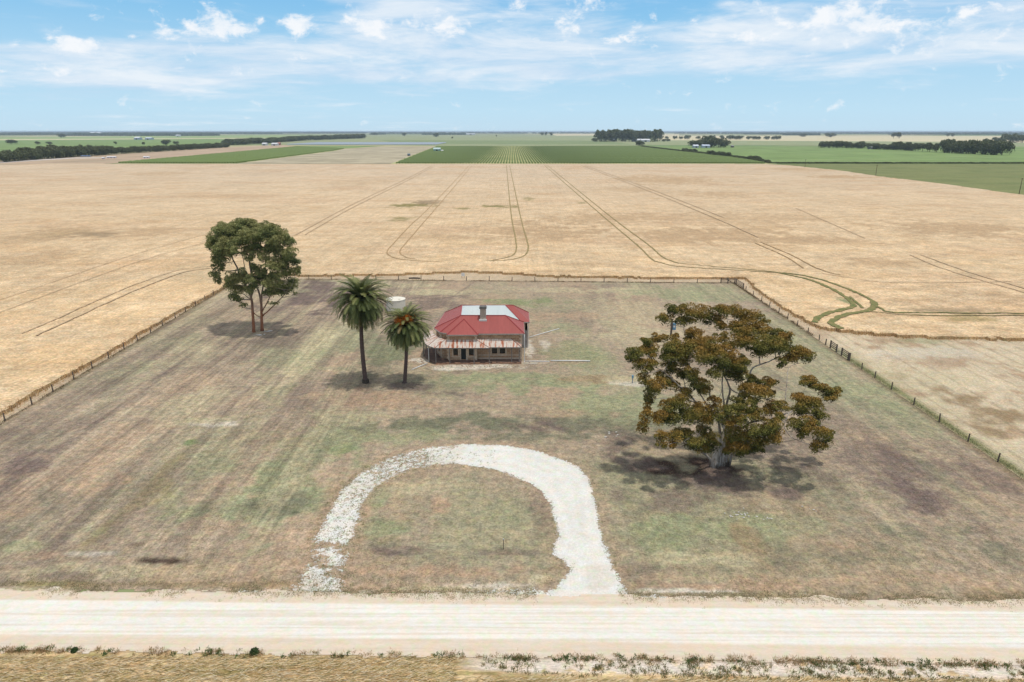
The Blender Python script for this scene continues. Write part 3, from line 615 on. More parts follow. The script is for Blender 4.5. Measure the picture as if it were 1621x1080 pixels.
def drv_fn(T, tc, p):
    base = ground_fn(scales=((.8, .05, 5), (4, .10, 6), (12, .14, 3)), bump=.03, bs=8)(T, tc, p)
    cv = T.n('ShaderNodeAttribute', attribute_name='Cover').outputs['Fac']
    n1 = T.noise(tc, 2.4, 7, .68); n2 = T.noise(T.v('ADD', T.v('MULTIPLY', tc, (1, 1.3, 1)), (5, 2, 0)), 6.0, 5, .7)
    n = T.m('ADD', T.m('MULTIPLY', n1, .55), T.m('MULTIPLY', n2, .45)); th = T.m('SUBTRACT', 1.0, cv)
    al = T.rng(T.m('SUBTRACT', T.rng(n, .30, .70), th), -.04, .07)
    T.link(al, p.inputs['Alpha']); return base
m_drv = mat('drive_gravel', rough=.95, spec=.1, fn=drv_fn)
xs_d, ys_d = np.arange(-22, 24, .2), np.arange(44.8, 76.4, .2)
drv, _ = grid_mesh('driveway', xs_d, ys_d, .024, col_drv, m_drv, keep=lambda cx, cy: cover_drv(cx, cy) > .12); setp(drv, kind='structure')
co = np.zeros(len(drv.data.vertices) * 3, np.float32); drv.data.vertices.foreach_get('co', co); co = co.reshape(-1, 3)
ca_ = drv.data.attributes.new('Cover', 'FLOAT', 'POINT'); ca_.data.foreach_set('value', cover_drv(co[:, 0].astype(float), co[:, 1].astype(float)).astype(np.float32))

def road_v(X, Y): # across coordinate: 0 at the near edge .. 1 at the far edge
    y1 = 45.75 - X * .018; y0 = 39.5 - X * .019; return (Y - y0) / (y1 - y0), y0, y1
def col_road(X, Y):
    v_, _, _ = road_v(X, Y); sh = c3(230, 216, 198); wh = c3(243, 240, 233)
    wb = .03 * (fbm(X, Y, 18, 3, seed=160, oct=3) - .5); m_ = (sm(v_ + wb, .20, .27) * sm(-v_ + wb, -.87, -.82))[..., None]; C = sh * (1 - m_) + wh * m_
    s = fbm(X, Y, 9, .22, seed=161, oct=4); C = C * (.95 + .10 * s)[..., None]
    k = (sm(fbm(X, Y, 26, .16, seed=163, oct=3), .56, .7) * .4)[..., None]; C = C * (1 - k) + c3(214, 198, 178) * k
    for vv, wdt, st in ((.45, .012, .35), (.40, .01, .25), (.62, .01, .2), (.76, .008, .25), (.53, .008, .2)):
        t = (np.exp(-((v_ - vv + .01 * (fbm(X, Y, 12, seed=7) - .5)) / wdt) ** 2) * st * sm(fbm(X, Y, 14, seed=165), .35, .6))[..., None]; C = C * (1 - t) + c3(208, 190, 168) * t
    return C
def roadkeep(cx, cy):
    v_, y0, y1 = road_v(cx, cy)
    return (cy > y0 + (fbm(cx, cy, 1.0, seed=171, oct=4) - .5) * .9 - .2) & (cy < y1 + (fbm(cx, cy, 2.2, .7, seed=173, oct=4) - .5) * 1.1 + .35)
m_road = mat('road_limestone', rough=.95, spec=.1, fn=ground_fn(scales=((.6, .03, 4), (4, .05, 5), (16, .05, 3)), stretch=(.35, 1, 1), bump=.015, bs=6))
road, _ = grid_mesh('road', np.arange(-75, 75, .25), np.arange(38, 48.8, .12), .03, col_road, m_road, keep=roadkeep); setp(road, kind='structure')

def col_verge(X, Y):
    C = np.ones(X.shape + (3,)) * c3(232, 206, 162)
    s = fbm(X + .6 * fbm(X, Y, 2, seed=3), Y, 3.4, .5, seed=181, oct=5); C = C * (.52 + .9 * s)[..., None]
    dk = (sm(fbm(X, Y, 4.5, .28, seed=189, oct=4), .55, .68) * .55)[..., None]; C = C * (1 - dk) + c3(150, 112, 70) * dk
    o_ = sm(fbm(X, Y, 5, .6, seed=183, oct=4), .52, .68)[..., None] * .6; C = C * (1 - o_) + c3(150, 142, 84) * o_
    v_, y0, _ = road_v(X, Y)
    gz = (sm(X, -6, 0) * sm(y0 - Y, 0, .2) * sm(-(y0 - Y), -1.75, -1.35) * sm(fbm(X, Y, .9, .5, seed=185, oct=4), .22, .40))[..., None]
    C = C * (1 - gz) + c3(238, 226, 212) * gz
    e = np.exp(-((y0 - Y - .1) / .25) ** 2)[..., None] * .5; C = C * (1 - e) + c3(150, 125, 96) * e
    return C
def zv(X, Y): return -.02 + .34 * sm(-(Y - 38.55 + X * .016 + (X > -3) * 1.1 * sm(X, -3, 3)), -.2, .6) * (fbm(X, Y, 3.2, .42, seed=187, oct=4)) * 1.0 + .02
m_verge = mat('verge_straw', rough=.95, spec=.1, fn=ground_fn(scales=((1.0, .12, 4), (5, .3, 6), (14, .3, 3)), stretch=(.3, 1.6, 1), bump=.08, bs=7))
verge, _ = grid_mesh('verge', np.arange(-60, 60, .16), np.arange(28, 41.6, .11), lambda X, Y: zv(X, Y) + .006, col_verge, m_verge); setp(verge, kind='structure')
# lying straw and weeds on the verge
rs = np.random.RandomState(5)
n = 26000; X = rs.uniform(-40, 40, n); Y = rs.uniform(35.2, 39.4, n); k = (X < -4) | (Y < 37.3) ; X, Y = X[k], Y[k]
Z = zv(X, Y)
def straw(name, X, Y, Z, ln, wd, seed, cols, label, cat):
    rs = np.random.RandomState(seed); n = len(X); a = rs.normal(0, .35, n); l = ln * (.4 + rs.rand(n)); up = rs.rand(n) * .16
    d = np.stack([np.cos(a) * l, np.sin(a) * l, up], -1); nv = np.stack([-np.sin(a), np.cos(a), np.zeros(n)], -1) * wd
    P = np.stack([X, Y, Z + .01], -1); V = np.stack([P - nv, P + nv, P + d + nv * .4, P + d - nv * .4], 1).reshape(-1, 3)
    cc = np.array([A(*c) for c in cols]); C = cc[rs.randint(0, len(cc), n)]; C[:, :3] *= (.7 + .5 * rs.rand(n))[:, None]
    return setp(mkobj(name, V, np.arange(4 * n).reshape(-1, 4), m_leaf('grass_blade'), attrs={'Col': ('FLOAT_COLOR', np.repeat(C, 4, 0))}), label, cat, kind='stuff')
straw('cut_straw', X, Y, Z, .5, .022, 9, [(250, 228, 184), (236, 206, 154), (212, 178, 122), (254, 240, 206), (176, 164, 106)], 'golden cut straw lying in windrows on the near verge', 'straw')
# clumpy weeds along the road edge
def tufts(name, C0, label, cat, cols, hmin, hmax, wd, per, spread, seed):
    P = np.asarray(C0, float); return blades(name, P, hmin, hmax, wd, 1.2, cols, jitter=spread, per=per, label=label, cat=cat, seed=seed)
def edge_pts(n, seed, thr=.5, d0=-.15, d1=.45):
    rs = np.random.RandomState(seed); X = rs.uniform(-42, 42, n); y0 = 39.5 - X * .019; Y = y0 - rs.uniform(d0, d1, n)
    k = fbm(X, Y, 1.0, .6, seed=seed, oct=3) > thr; return np.stack([X[k], Y[k], np.zeros(k.sum())], -1)
tufts('roadside_weeds', edge_pts(900, 201), 'low dry brown weeds fringing the near edge of the white road', 'weeds', [(200, 160, 118), (214, 182, 138), (172, 140, 100), (160, 154, 102)], .05, .20, .016, 22, .12, 1)
tufts('roadside_herbs', edge_pts(420, 207, .52), 'small green leafy herbs scattered along the near road edge', 'herbs', [(110, 132, 76), (128, 146, 90), (90, 114, 66)], .04, .18, .03, 22, .09, 2)
rs = np.random.RandomState(8); X = rs.uniform(-2, 42, 900); y0 = 39.5 - X * .019; Y = y0 - rs.uniform(.1, 1.9, 900)
k = (fbm(X, Y, .8, seed=77, oct=3) > .46) | (y0 - Y > 1.5)
tufts('rubble_weeds', np.stack([X, Y, 0 * X], -1)[k], 'grey green weeds growing through pale rubble beside the road', 'weeds', [(126, 136, 82), (160, 152, 104), (196, 168, 126), (108, 124, 72)], .03, .18, .024, 18, .11, 3)
# tufts spread on the driveway left arm and the far road edge
rs = np.random.RandomState(12); X = rs.uniform(-20, 20, 9000); Y = rs.uniform(46, 72, 9000)
sd = sdist(X, Y, DRV_A); sb = sdist(X, Y, DRV_B); ok = ((sd > -.4) & ((X < -2) | (sd < .5)) & (rs.rand(len(X)) < .22 + .4 * (X < -8))) | ((sb > -.5) & (rs.rand(len(X)) < .7))
tufts('drive_weeds', np.stack([X, Y, .02 + 0 * X], -1)[ok], 'olive weed tufts overgrowing the pale gravel drive', 'weeds', [(160, 164, 112), (180, 170, 128), (138, 148, 94)], .03, .10, .02, 9, .12, 4)
rs = np.random.RandomState(14); X = rs.uniform(-42, 42, 5200); Y = 46.1 - X * .018 + rs.normal(.1, .45, 5200); ok = (fbm(X, Y, 3, .8, seed=14) > .48) & ~((X > 2) & (X < 8.6))
tufts('road_edge_grass', np.stack([X, Y, .02 + 0 * X], -1)[ok], 'sparse dry grass tufts along the far edge of the road', 'grass', [(196, 182, 144), (170, 164, 120), (214, 198, 160)], .03, .10, .018, 8, .12, 5)
# sparse dry tufts on the paddock itself
rs = np.random.RandomState(15); n = 7000; X = rs.uniform(-42, 46, n); Y = 47.5 + 38 * rs.rand(n) ** 1.5
ok = (sdist(X, Y, DRV_A) < -.3) & (fbm(X, Y, 5, seed=15) > .45)
tufts('paddock_tufts', np.stack([X, Y, .02 + 0 * X], -1)[ok], 'scattered short tufts of dry grass over the mown paddock', 'grass', [(178, 174, 134), (204, 190, 152), (150, 150, 110), (192, 166, 136)], .03, .09, .02, 8, .18, 6)

# bushes by the road
def leafball(C0, r, n, size, rs, flat=.8):
    d = rs.normal(size=(n, 3)); d /= np.linalg.norm(d, axis=1)[:, None]; d[:, 2] = np.abs(d[:, 2]); q = rs.rand(n) ** .4
    P = np.array(C0) + d * q[:, None] * np.array([r, r, r * flat]); return P, d
def leafmesh(P, Nn, size, cols, rs, aspect=.55, droop=0.0):
    n = len(P); a = rs.normal(size=(n, 3)) + Nn * .3; a[:, 2] -= droop; a /= np.linalg.norm(a, axis=1)[:, None]
    b = np.cross(a, Nn + rs.normal(size=(n, 3)) * .6); b /= np.linalg.norm(b, axis=1)[:, None] + 1e-9
    s = (size * (.6 + .8 * rs.rand(n)))[:, None]; a = a * s; b = b * s * aspect
    V = np.stack([P - a * .5, P + b * .5 - a * .1, P + a * .6, P - b * .5 + a * .1], 1).reshape(-1, 3)
    return V, np.arange(4 * n).reshape(-1, 4), np.repeat(cols, 4, 0)
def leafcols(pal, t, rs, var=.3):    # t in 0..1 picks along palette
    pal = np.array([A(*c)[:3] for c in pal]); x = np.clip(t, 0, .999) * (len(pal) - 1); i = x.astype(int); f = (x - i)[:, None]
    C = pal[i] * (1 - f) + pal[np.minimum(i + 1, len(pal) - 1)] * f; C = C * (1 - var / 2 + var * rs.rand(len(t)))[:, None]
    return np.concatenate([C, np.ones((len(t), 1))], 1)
def bush(px, py, r, lab, grp=None):
    x, y = at(px, py); e = empty('green_bush', (x, y, 0), lab, 'bush', grp); rs = np.random.RandomState(int(px))
    P, N_ = leafball((0, 0, 0), r, 500, .1, rs, 1.1); V, Fq, C = leafmesh(P, N_, .11, leafcols([(58, 78, 40), (84, 108, 62)], rs.rand(len(P)), rs), rs)
    mkobj('foliage', V, Fq, m_leaf('leaf'), e, attrs={'Col': ('FLOAT_COLOR', C)})
    MB().tube([(0, 0, 0), (.02, 0, r * .6)], [.03, .01], 5).build('stem', mat('bark_brown', A(110, 92, 76), .9), e)
bush(403, 1034, .36, 'dense round green bush at the near road edge, left of centre')
bush(118, 1031, .27, 'small green bush at the near road edge, far left')

# ------------------------------------------------------------------ eucalypts
def bez(p, q, sag, k, rnd):
    p = Vector(p); q = Vector(q); d = q - p
    c1 = p + d * .35 + Vector((rnd() * .12, rnd() * .12, sag)) * d.length; c2 = p + d * .72 + Vector((rnd() * .1, rnd() * .1, sag * .4)) * d.length
    return [(1 - t) ** 3 * p + 3 * (1 - t) ** 2 * t * c1 + 3 * (1 - t) * t * t * c2 + t ** 3 * q for t in [i / k for i in range(k + 1)]]
def eucalypt(name, label, base_px, off, sc, D0, clumps, limbs, pal, dens, size, bark, twig, dscale=1.0, topbias=.75, seed=1, back=0.0, cat='tree', trunk_r=.5, twigs=5, gsc=1.0, lsc=1.0):
    rs = np.random.RandomState(seed); rr = random.Random(seed); rnd = lambda: rr.uniform(-1, 1)
    bx, by = at(*base_px); e = empty(name, (bx, by, 0), label, cat); O = Vector((bx, by, 0))
    def W(cx, cy, dd): return atD(off[0] + cx / sc, off[1] + cy / sc, D0 + dd) - O
    tb = MB(); nodes = []; limb_objs = []
    for li, (pts, r0, r1) in enumerate(limbs):
        P = []
        for q in pts:
            P.append(W(q[0], q[1], q[2] * dscale))
        P2 = []
        for i in range(len(P) - 1):
            k = 4
            p0, p1, p2, p3 = P[max(i - 1, 0)], P[i], P[i + 1], P[min(i + 2, len(P) - 1)]
            for j in range(k):
                t = j / k; P2.append(.5 * ((2 * p1) + (p2 - p0) * t + (2 * p0 - 5 * p1 + 4 * p2 - p3) * t * t + (3 * p1 - p0 - 3 * p2 + p3) * t ** 3))
        P2.append(P[-1]); n = len(P2)
        rad = [lsc * (r0 + (r1 - r0) * (i / (n - 1)) ** .8) for i in range(n)]
        P2 = [p + Vector((rnd(), rnd(), rnd())) * .04 for p in P2]
        if li == 0 or pts[0][1] > limbs[0][0][0][1] - 60: rad[0] *= 1.3; rad[1] *= 1.1; P2[0].z = min(P2[0].z, -.1)
        tb.tube(P2, rad, 9); nodes += [(p, rad[i]) for i, p in enumerate(P2) if i > 2]
    allP = []; allN = []; allT = []
    sm_ = MB()
    for c in clumps:
        cx, cy, rx, ry, dd = c[:5]; dn = c[5] if len(c) > 5 else 1.0
        ctr = W(cx, cy, dd * dscale + rnd() * .7); m_ = zc(D0 + dd, 8) / F / sc
        ax, az_ = rx * m_ * gsc, ry * m_ * gsc * 1.14; ay = ax * .95
        # branch from nearest limb node below the clump
        best = min(nodes, key=lambda nd: (nd[0] - ctr).length + max(0, nd[0].z - ctr.z + .3) * 3)
        tip = ctr - Vector((0, 0, az_ * .35)); L = (tip - best[0]).length
        if L > .15:
            pts = bez(best[0], tip, -.10 + rr.random() * .12, 7, rnd); r0 = min(best[1] * .75, .05 + .022 * L)
            sm_.tube(pts, [r0 * (1 - .7 * i / 7) + .012 for i in range(8)], 6); nodes += [(pts[i], r0 * (1 - .6 * i / 7)) for i in (4, 6)]
        for j in range(twigs):
            a = rr.random() * 2 * pi; q = ctr + Vector((cos(a) * ax * .75, sin(a) * ay * .75, az_ * rr.uniform(-.25, .45)))
            sm_.tube(bez(tip - Vector((0, 0, .1)), q, -.05, 3, rnd), [.035, .028, .02, .01], 4, cap=False)
        # sub-lumps make the outline uneven
        nl = int(dens * ax * ay * dn * 620); nl = max(nl, 60)
        ns = max(6, int(9 * ax)); sub = rs.normal(size=(ns, 3)); sub /= np.linalg.norm(sub, axis=1)[:, None]
        sub[:, 2] = sub[:, 2] * .75 + .12; sub *= (.35 + .5 * rs.rand(ns))[:, None]; srad = .30 + .26 * rs.rand(ns)
        w_ = rs.randint(0, ns, nl); d = rs.normal(size=(nl, 3)); d /= np.linalg.norm(d, axis=1)[:, None]; flip = rs.rand(nl) < topbias; d[flip, 2] = np.abs(d[flip, 2])
        q = sub[w_] + d * (srad[w_] * (.72 + .33 * rs.rand(nl)))[:, None]
        Pq = q * np.array([ax, ay, az_]) + np.array(ctr)
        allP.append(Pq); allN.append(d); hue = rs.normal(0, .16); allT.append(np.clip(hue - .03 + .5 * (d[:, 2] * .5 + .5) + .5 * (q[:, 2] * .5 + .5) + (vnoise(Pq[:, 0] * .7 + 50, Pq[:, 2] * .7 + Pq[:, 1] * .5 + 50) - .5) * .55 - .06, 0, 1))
    P = np.concatenate(allP); N_ = np.concatenate(allN); T_ = np.concatenate(allT)
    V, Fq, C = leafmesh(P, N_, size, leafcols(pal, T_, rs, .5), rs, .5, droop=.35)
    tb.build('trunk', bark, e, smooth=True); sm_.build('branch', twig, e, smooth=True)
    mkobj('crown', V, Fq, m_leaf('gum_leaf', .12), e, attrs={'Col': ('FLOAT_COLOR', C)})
    return e
def bark_fn(T, tc, p):
    n = T.noise(T.v('MULTIPLY', tc, (3, 3, .7)), 1.6, 5, .6, .6)
    c_ = T.mix(T.rng(n, .35, .6), A(140, 124, 110), A(206, 196, 184)); return T.mix(T.rng(T.noise(tc, 1.1, 3), .52, .66), c_, A(104, 88, 74))
m_bark = mat('gum_bark', rough=.9, fn=bark_fn, bump=.04, bscale=6)
def bark2_fn(T, tc, p):
    z = T.sep(tc)[2]; n = T.noise(T.v('MULTIPLY', tc, (3, 3, .6)), 1.5, 5, .6)
    lo = T.mix(T.rng(n, .35, .6), A(146, 92, 66), A(178, 124, 92)); hi = T.mix(T.rng(n, .35, .6), A(116, 100, 88), A(168, 154, 138))
    return T.mix(T.rng(z, 3.0, 7.5), lo, hi)
m_bark2 = mat('red_bark', rough=.9, fn=bark2_fn)
m_twig = mat('twig_bark', A(190, 178, 164), .9, c2=A(140, 124, 108), vscale=2)
BC = [(300,148,42,36,4.5),(355,105,45,30,5),(420,112,55,40,5),(490,125,55,40,5),(400,160,50,26,4.5),(520,160,30,26,4.5),(455,222,46,30,3.5),(430,245,34,20,3.5),(355,250,32,26,3),
 (605,108,58,36,5),(580,150,42,32,5),(600,190,36,24,4.5),(690,125,55,34,5),(755,148,60,36,5),(812,158,28,26,5),(690,190,60,30,4),(700,215,60,28,3.5),(790,205,60,32,4),(870,235,60,38,4),(930,250,46,38,4),
 (655,285,45,36,2),(720,265,65,40,2),(800,285,75,44,2),(790,320,60,30,2),(880,295,60,42,3),(950,300,55,38,3),(1000,330,55,42,3),(1050,350,36,32,3),(960,350,50,30,3),
 (275,250,46,30,1),(220,280,36,26,0),(150,330,50,34,-1),(130,350,34,30,-1),(165,385,45,38,-1),(225,325,50,42,0),(235,370,40,34,-.5),(215,415,34,26,-1),
 (340,300,50,40,0),(330,350,56,44,0),(390,320,56,46,0),(430,290,56,42,.5),(345,405,56,36,0),(400,370,50,46,0),(480,290,55,46,0),(535,285,55,42,.5),(500,350,60,46,-1),(555,330,55,46,0),(590,385,56,46,0),(560,435,40,36,-1),(650,375,52,50,1),(690,395,50,46,1),(690,445,55,46,1),(755,470,40,34,1),(640,430,40,40,1),
 (840,480,42,22,1),(790,485,30,18,1),(720,530,46,42,-1),(780,520,60,34,-1),(830,545,46,40,-1),(760,565,40,30,-1),
 (310,455,46,36,-1),(265,490,50,40,-2),(330,495,46,36,-1),(400,445,38,26,0),(470,490,50,38,-1),(510,520,44,36,-1),(420,540,46,40,-1),
 (220,530,42,36,-2),(235,565,42,36,-2),(220,605,32,26,-2),(210,650,38,34,-3),(182,725,34,32,-3),(190,690,28,24,-3),(265,665,50,42,-3),(325,605,50,42,-2),(390,590,56,42,-2),(340,670,50,40,-3),(410,630,40,34,-2),
 (455,665,60,56,-2),(500,690,50,50,-2),(540,650,44,40,-1),(285,755,38,30,-4),(350,775,44,38,-4),(285,795,28,28,-4),(345,805,36,30,-4),(400,750,60,46,-3),(450,780,50,34,-3),(520,760,56,60,-1.5),(540,810,48,42,-1.5),
 (605,645,56,46,-3),(660,630,56,40,-3),(735,620,60,44,-3),(640,690,50,32,-3),(770,655,56,36,-3),(700,670,50,36,-3),
 (680,760,60,56,-2.5),(650,790,40,36,-2),(740,765,60,56,-3),(800,730,60,46,-4),(850,740,60,52,-4),(720,825,44,32,-3),(870,775,46,42,-4),(800,790,50,38,-4),(700,810,44,36,-3),
 (900,600,46,24,-2),(855,620,44,40,-1.5),(905,660,38,28,-3.5),(990,555,40,20,0),(1040,580,56,38,-1),(1080,610,56,44,-2),(1010,620,50,44,-2),(1100,650,44,36,-2),
 (1040,475,50,26,1),(1080,490,40,26,1),(1130,510,46,28,1),(1155,540,44,32,1),(1165,570,30,18,0),
 (990,700,50,40,-3),(1045,715,50,42,-3),(1010,745,40,32,-3.5),(1115,755,48,42,-4),(1095,815,46,36,-4),(1140,790,34,40,-4),(1060,690,40,28,-3)]
# foliage that faces away on the far side of the crown
rb = random.Random(4)
BC += [(640, 830, 44, 36, -2.5), (680, 840, 40, 32, -3), (770, 830, 44, 30, -3.5), (500, 820, 50, 36, -2), (450, 800, 44, 30, -3), (870, 700, 46, 36, -3.5), (330, 640, 46, 40, -2.5), (480, 620, 50, 40, -1.5), (700, 570, 46, 36, -1), (560, 590, 40, 36, -1), (450, 440, 50, 40, -.5), (610, 330, 50, 40, 1), (200, 470, 40, 34, -1.5), (900, 380, 34, 26, 2), (590, 250, 40, 30, 3)]
BC += [(cx + rb.uniform(-30, 30), cy - rb.uniform(10, 30), rx * .8, ry * .7, dd + rb.uniform(3, 5)) for cx, cy, rx, ry, dd in BC[30:60:4] + BC[100:125:5]]
BL = [([(560,895,0),(570,850,0),(610,790,0),(620,740,0),(600,690,.5),(560,640,0),(480,590,-.5),(410,520,-1)], .85, .16),
      ([(600,890,.3),(610,840,.4),(640,760,.6),(628,680,.8),(622,600,1),(640,520,1.5),(620,460,1.5),(600,430,1)], .6, .13),
      ([(585,880,.2),(590,800,.8),(585,700,1.2),(570,600,1),(540,560,.5),(535,500,0)], .45, .14),
      ([(620,870,.2),(650,790,1.2),(672,700,2),(680,560,2),(730,470,2),(760,400,2.2),(840,370,2.5),(900,340,3)], .42, .12),
      ([(640,700,.8),(700,710,-1),(760,680,-2),(870,660,-2.4),(950,630,-2),(1030,600,-1.6),(1100,620,-1.5)], .34, .10),
      ([(930,640,-2),(925,560,-.5),(935,480,.5),(945,400,1.5),(990,380,2.5)], .12, .05),
      ([(950,630,-2),(920,700,-3),(960,760,-3.6),(1030,790,-4),(1090,810,-4)], .13, .05),
      ([(610,600,1),(600,480,2.5),(610,380,3.5),(625,300,4),(620,200,4.6),(630,150,5)], .2, .06),
      ([(560,640,0),(500,560,1),(450,470,2),(430,380,3),(410,260,3.8),(400,190,4.4)], .2, .06),
      ([(545,880,0),(500,840,-1),(450,820,-2),(400,790,-3),(340,790,-3.8)], .3, .08),
      ([(480,590,-.5),(400,560,-1.4),(300,560,-2),(230,560,-2)], .14, .05),
      ([(410,520,-1),(330,450,-.8),(260,400,-.6),(180,380,-.8)], .14, .05),
      ([(620,560,1),(560,600,.8),(590,540,1),(600,500,1)], .1, .05),
      ([(640,850,.2),(690,830,-1),(760,800,-2.5),(840,770,-3.6)], .3, .08),
      ([(450,820,-2),(330,760,-3),(220,740,-3)], .12, .04)]
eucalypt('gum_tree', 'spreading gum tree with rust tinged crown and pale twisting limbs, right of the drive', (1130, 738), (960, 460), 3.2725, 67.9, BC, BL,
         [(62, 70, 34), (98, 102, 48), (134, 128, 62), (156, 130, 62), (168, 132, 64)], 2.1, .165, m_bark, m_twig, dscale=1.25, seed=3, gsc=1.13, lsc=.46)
LC = [(215,175,58,46),(150,245,50,54),(210,240,58,50),(190,325,56,46),(130,290,40,44),(290,165,66,46),(350,128,58,36),(330,140,60,30),(400,120,50,30),(430,145,58,40),(360,195,66,46),(420,215,72,50),(475,235,66,54),(505,155,58,40),(540,205,58,46),(590,170,56,40),(640,215,56,50),(690,250,46,46),(600,250,60,46),(300,225,58,54),(260,285,56,48),(335,270,56,40),
      (260,350,42,34),(215,400,50,44),(150,400,34,28),(170,465,46,40),(155,520,40,36),(180,565,28,22),(405,345,46,40),(410,385,42,34),(510,345,46,42),(520,395,46,40),(640,345,60,48),(735,365,56,50),(700,415,56,50),(640,430,50,42),(590,455,54,44),(765,420,38,44),(770,490,40,42),(700,500,56,46),(640,510,54,46),(500,510,52,42),(510,560,46,46),(590,585,56,46),(660,605,54,40),(735,595,50,46),(730,640,36,24),
      (300,555,56,50),(275,615,44,46),(360,575,56,52),(420,555,38,34),(290,685,42,34),(330,715,36,24,.6),(370,760,32,20,.5),(340,640,50,44),(430,640,40,34),(560,660,46,36),(620,650,50,38),(690,650,46,34),(560,540,46,40),(470,470,40,40),(370,500,36,34,.6),(250,335,44,34),(330,335,44,30),(460,300,50,34),(570,310,46,34),(150,345,34,30),(545,610,38,38),(450,590,38,30),(610,740,40,14,.25),(770,665,24,14,.3)]
rl = random.Random(9); LC2 = []
for c in LC:
    cx, cy, rx, ry = c[:4]; dn = c[4] if len(c) > 4 else 1; u = (cx - 455) / 360; v_ = (cy - 380) / 330; k = math.sqrt(max(0.05, 1 - min(1, u * u + v_ * v_)))
    LC2.append((cx, cy, rx, ry, -5.5 * k * rl.uniform(.3, 1) if cy > 150 else rl.uniform(-1, 3), dn))
    if dn == 1 and cy < 330: LC2.append((cx + rl.uniform(-30, 30), cy + rl.uniform(-5, 25), rx, ry, 5.0 * k * rl.uniform(.3, 1), dn))
LL = [([(452,985,-1),(448,900,-.9),(440,780,-.6),(428,690,-.5),(400,620,-.5),(350,540,-.6),(320,460,-.6),(290,400,-.5),(270,340,-.5)], .36, .12),
      ([(430,700,-.5),(445,600,0),(438,520,0),(420,420,.4),(400,330,.8)], .2, .07),
      ([(515,945,0),(512,860,0),(508,760,0),(498,680,0),(470,600,.3),(440,540,.5),(420,450,.8),(415,380,1)], .34, .1),
      ([(508,780,0),(515,660,.6),(530,560,1),(540,440,1),(550,330,1.5),(560,250,2)], .22, .07),
      ([(520,835,.1),(590,770,-.6),(640,720,-1.2),(690,670,-2),(740,610,-2.4)], .16, .05),
      ([(515,800,.1),(560,720,0),(600,640,0),(640,560,0),(700,460,0)], .15, .05),
      ([(450,810,-.6),(470,830,-.4),(500,845,0)], .1, .08),
      ([(350,540,-.6),(380,480,0),(370,400,.4),(350,300,.8)], .12, .05),
      ([(435,720,-.5),(380,670,-1),(320,650,-1.6),(290,620,-2)], .11, .05)]
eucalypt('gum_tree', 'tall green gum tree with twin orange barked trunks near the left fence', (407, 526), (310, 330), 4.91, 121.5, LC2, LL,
         [(92, 104, 64), (126, 136, 84), (158, 162, 102), (166, 164, 106), (160, 156, 100)], 1.15, .25, m_bark2, m_twig, dscale=1.0, seed=5, twigs=3, gsc=1.25, lsc=.85)

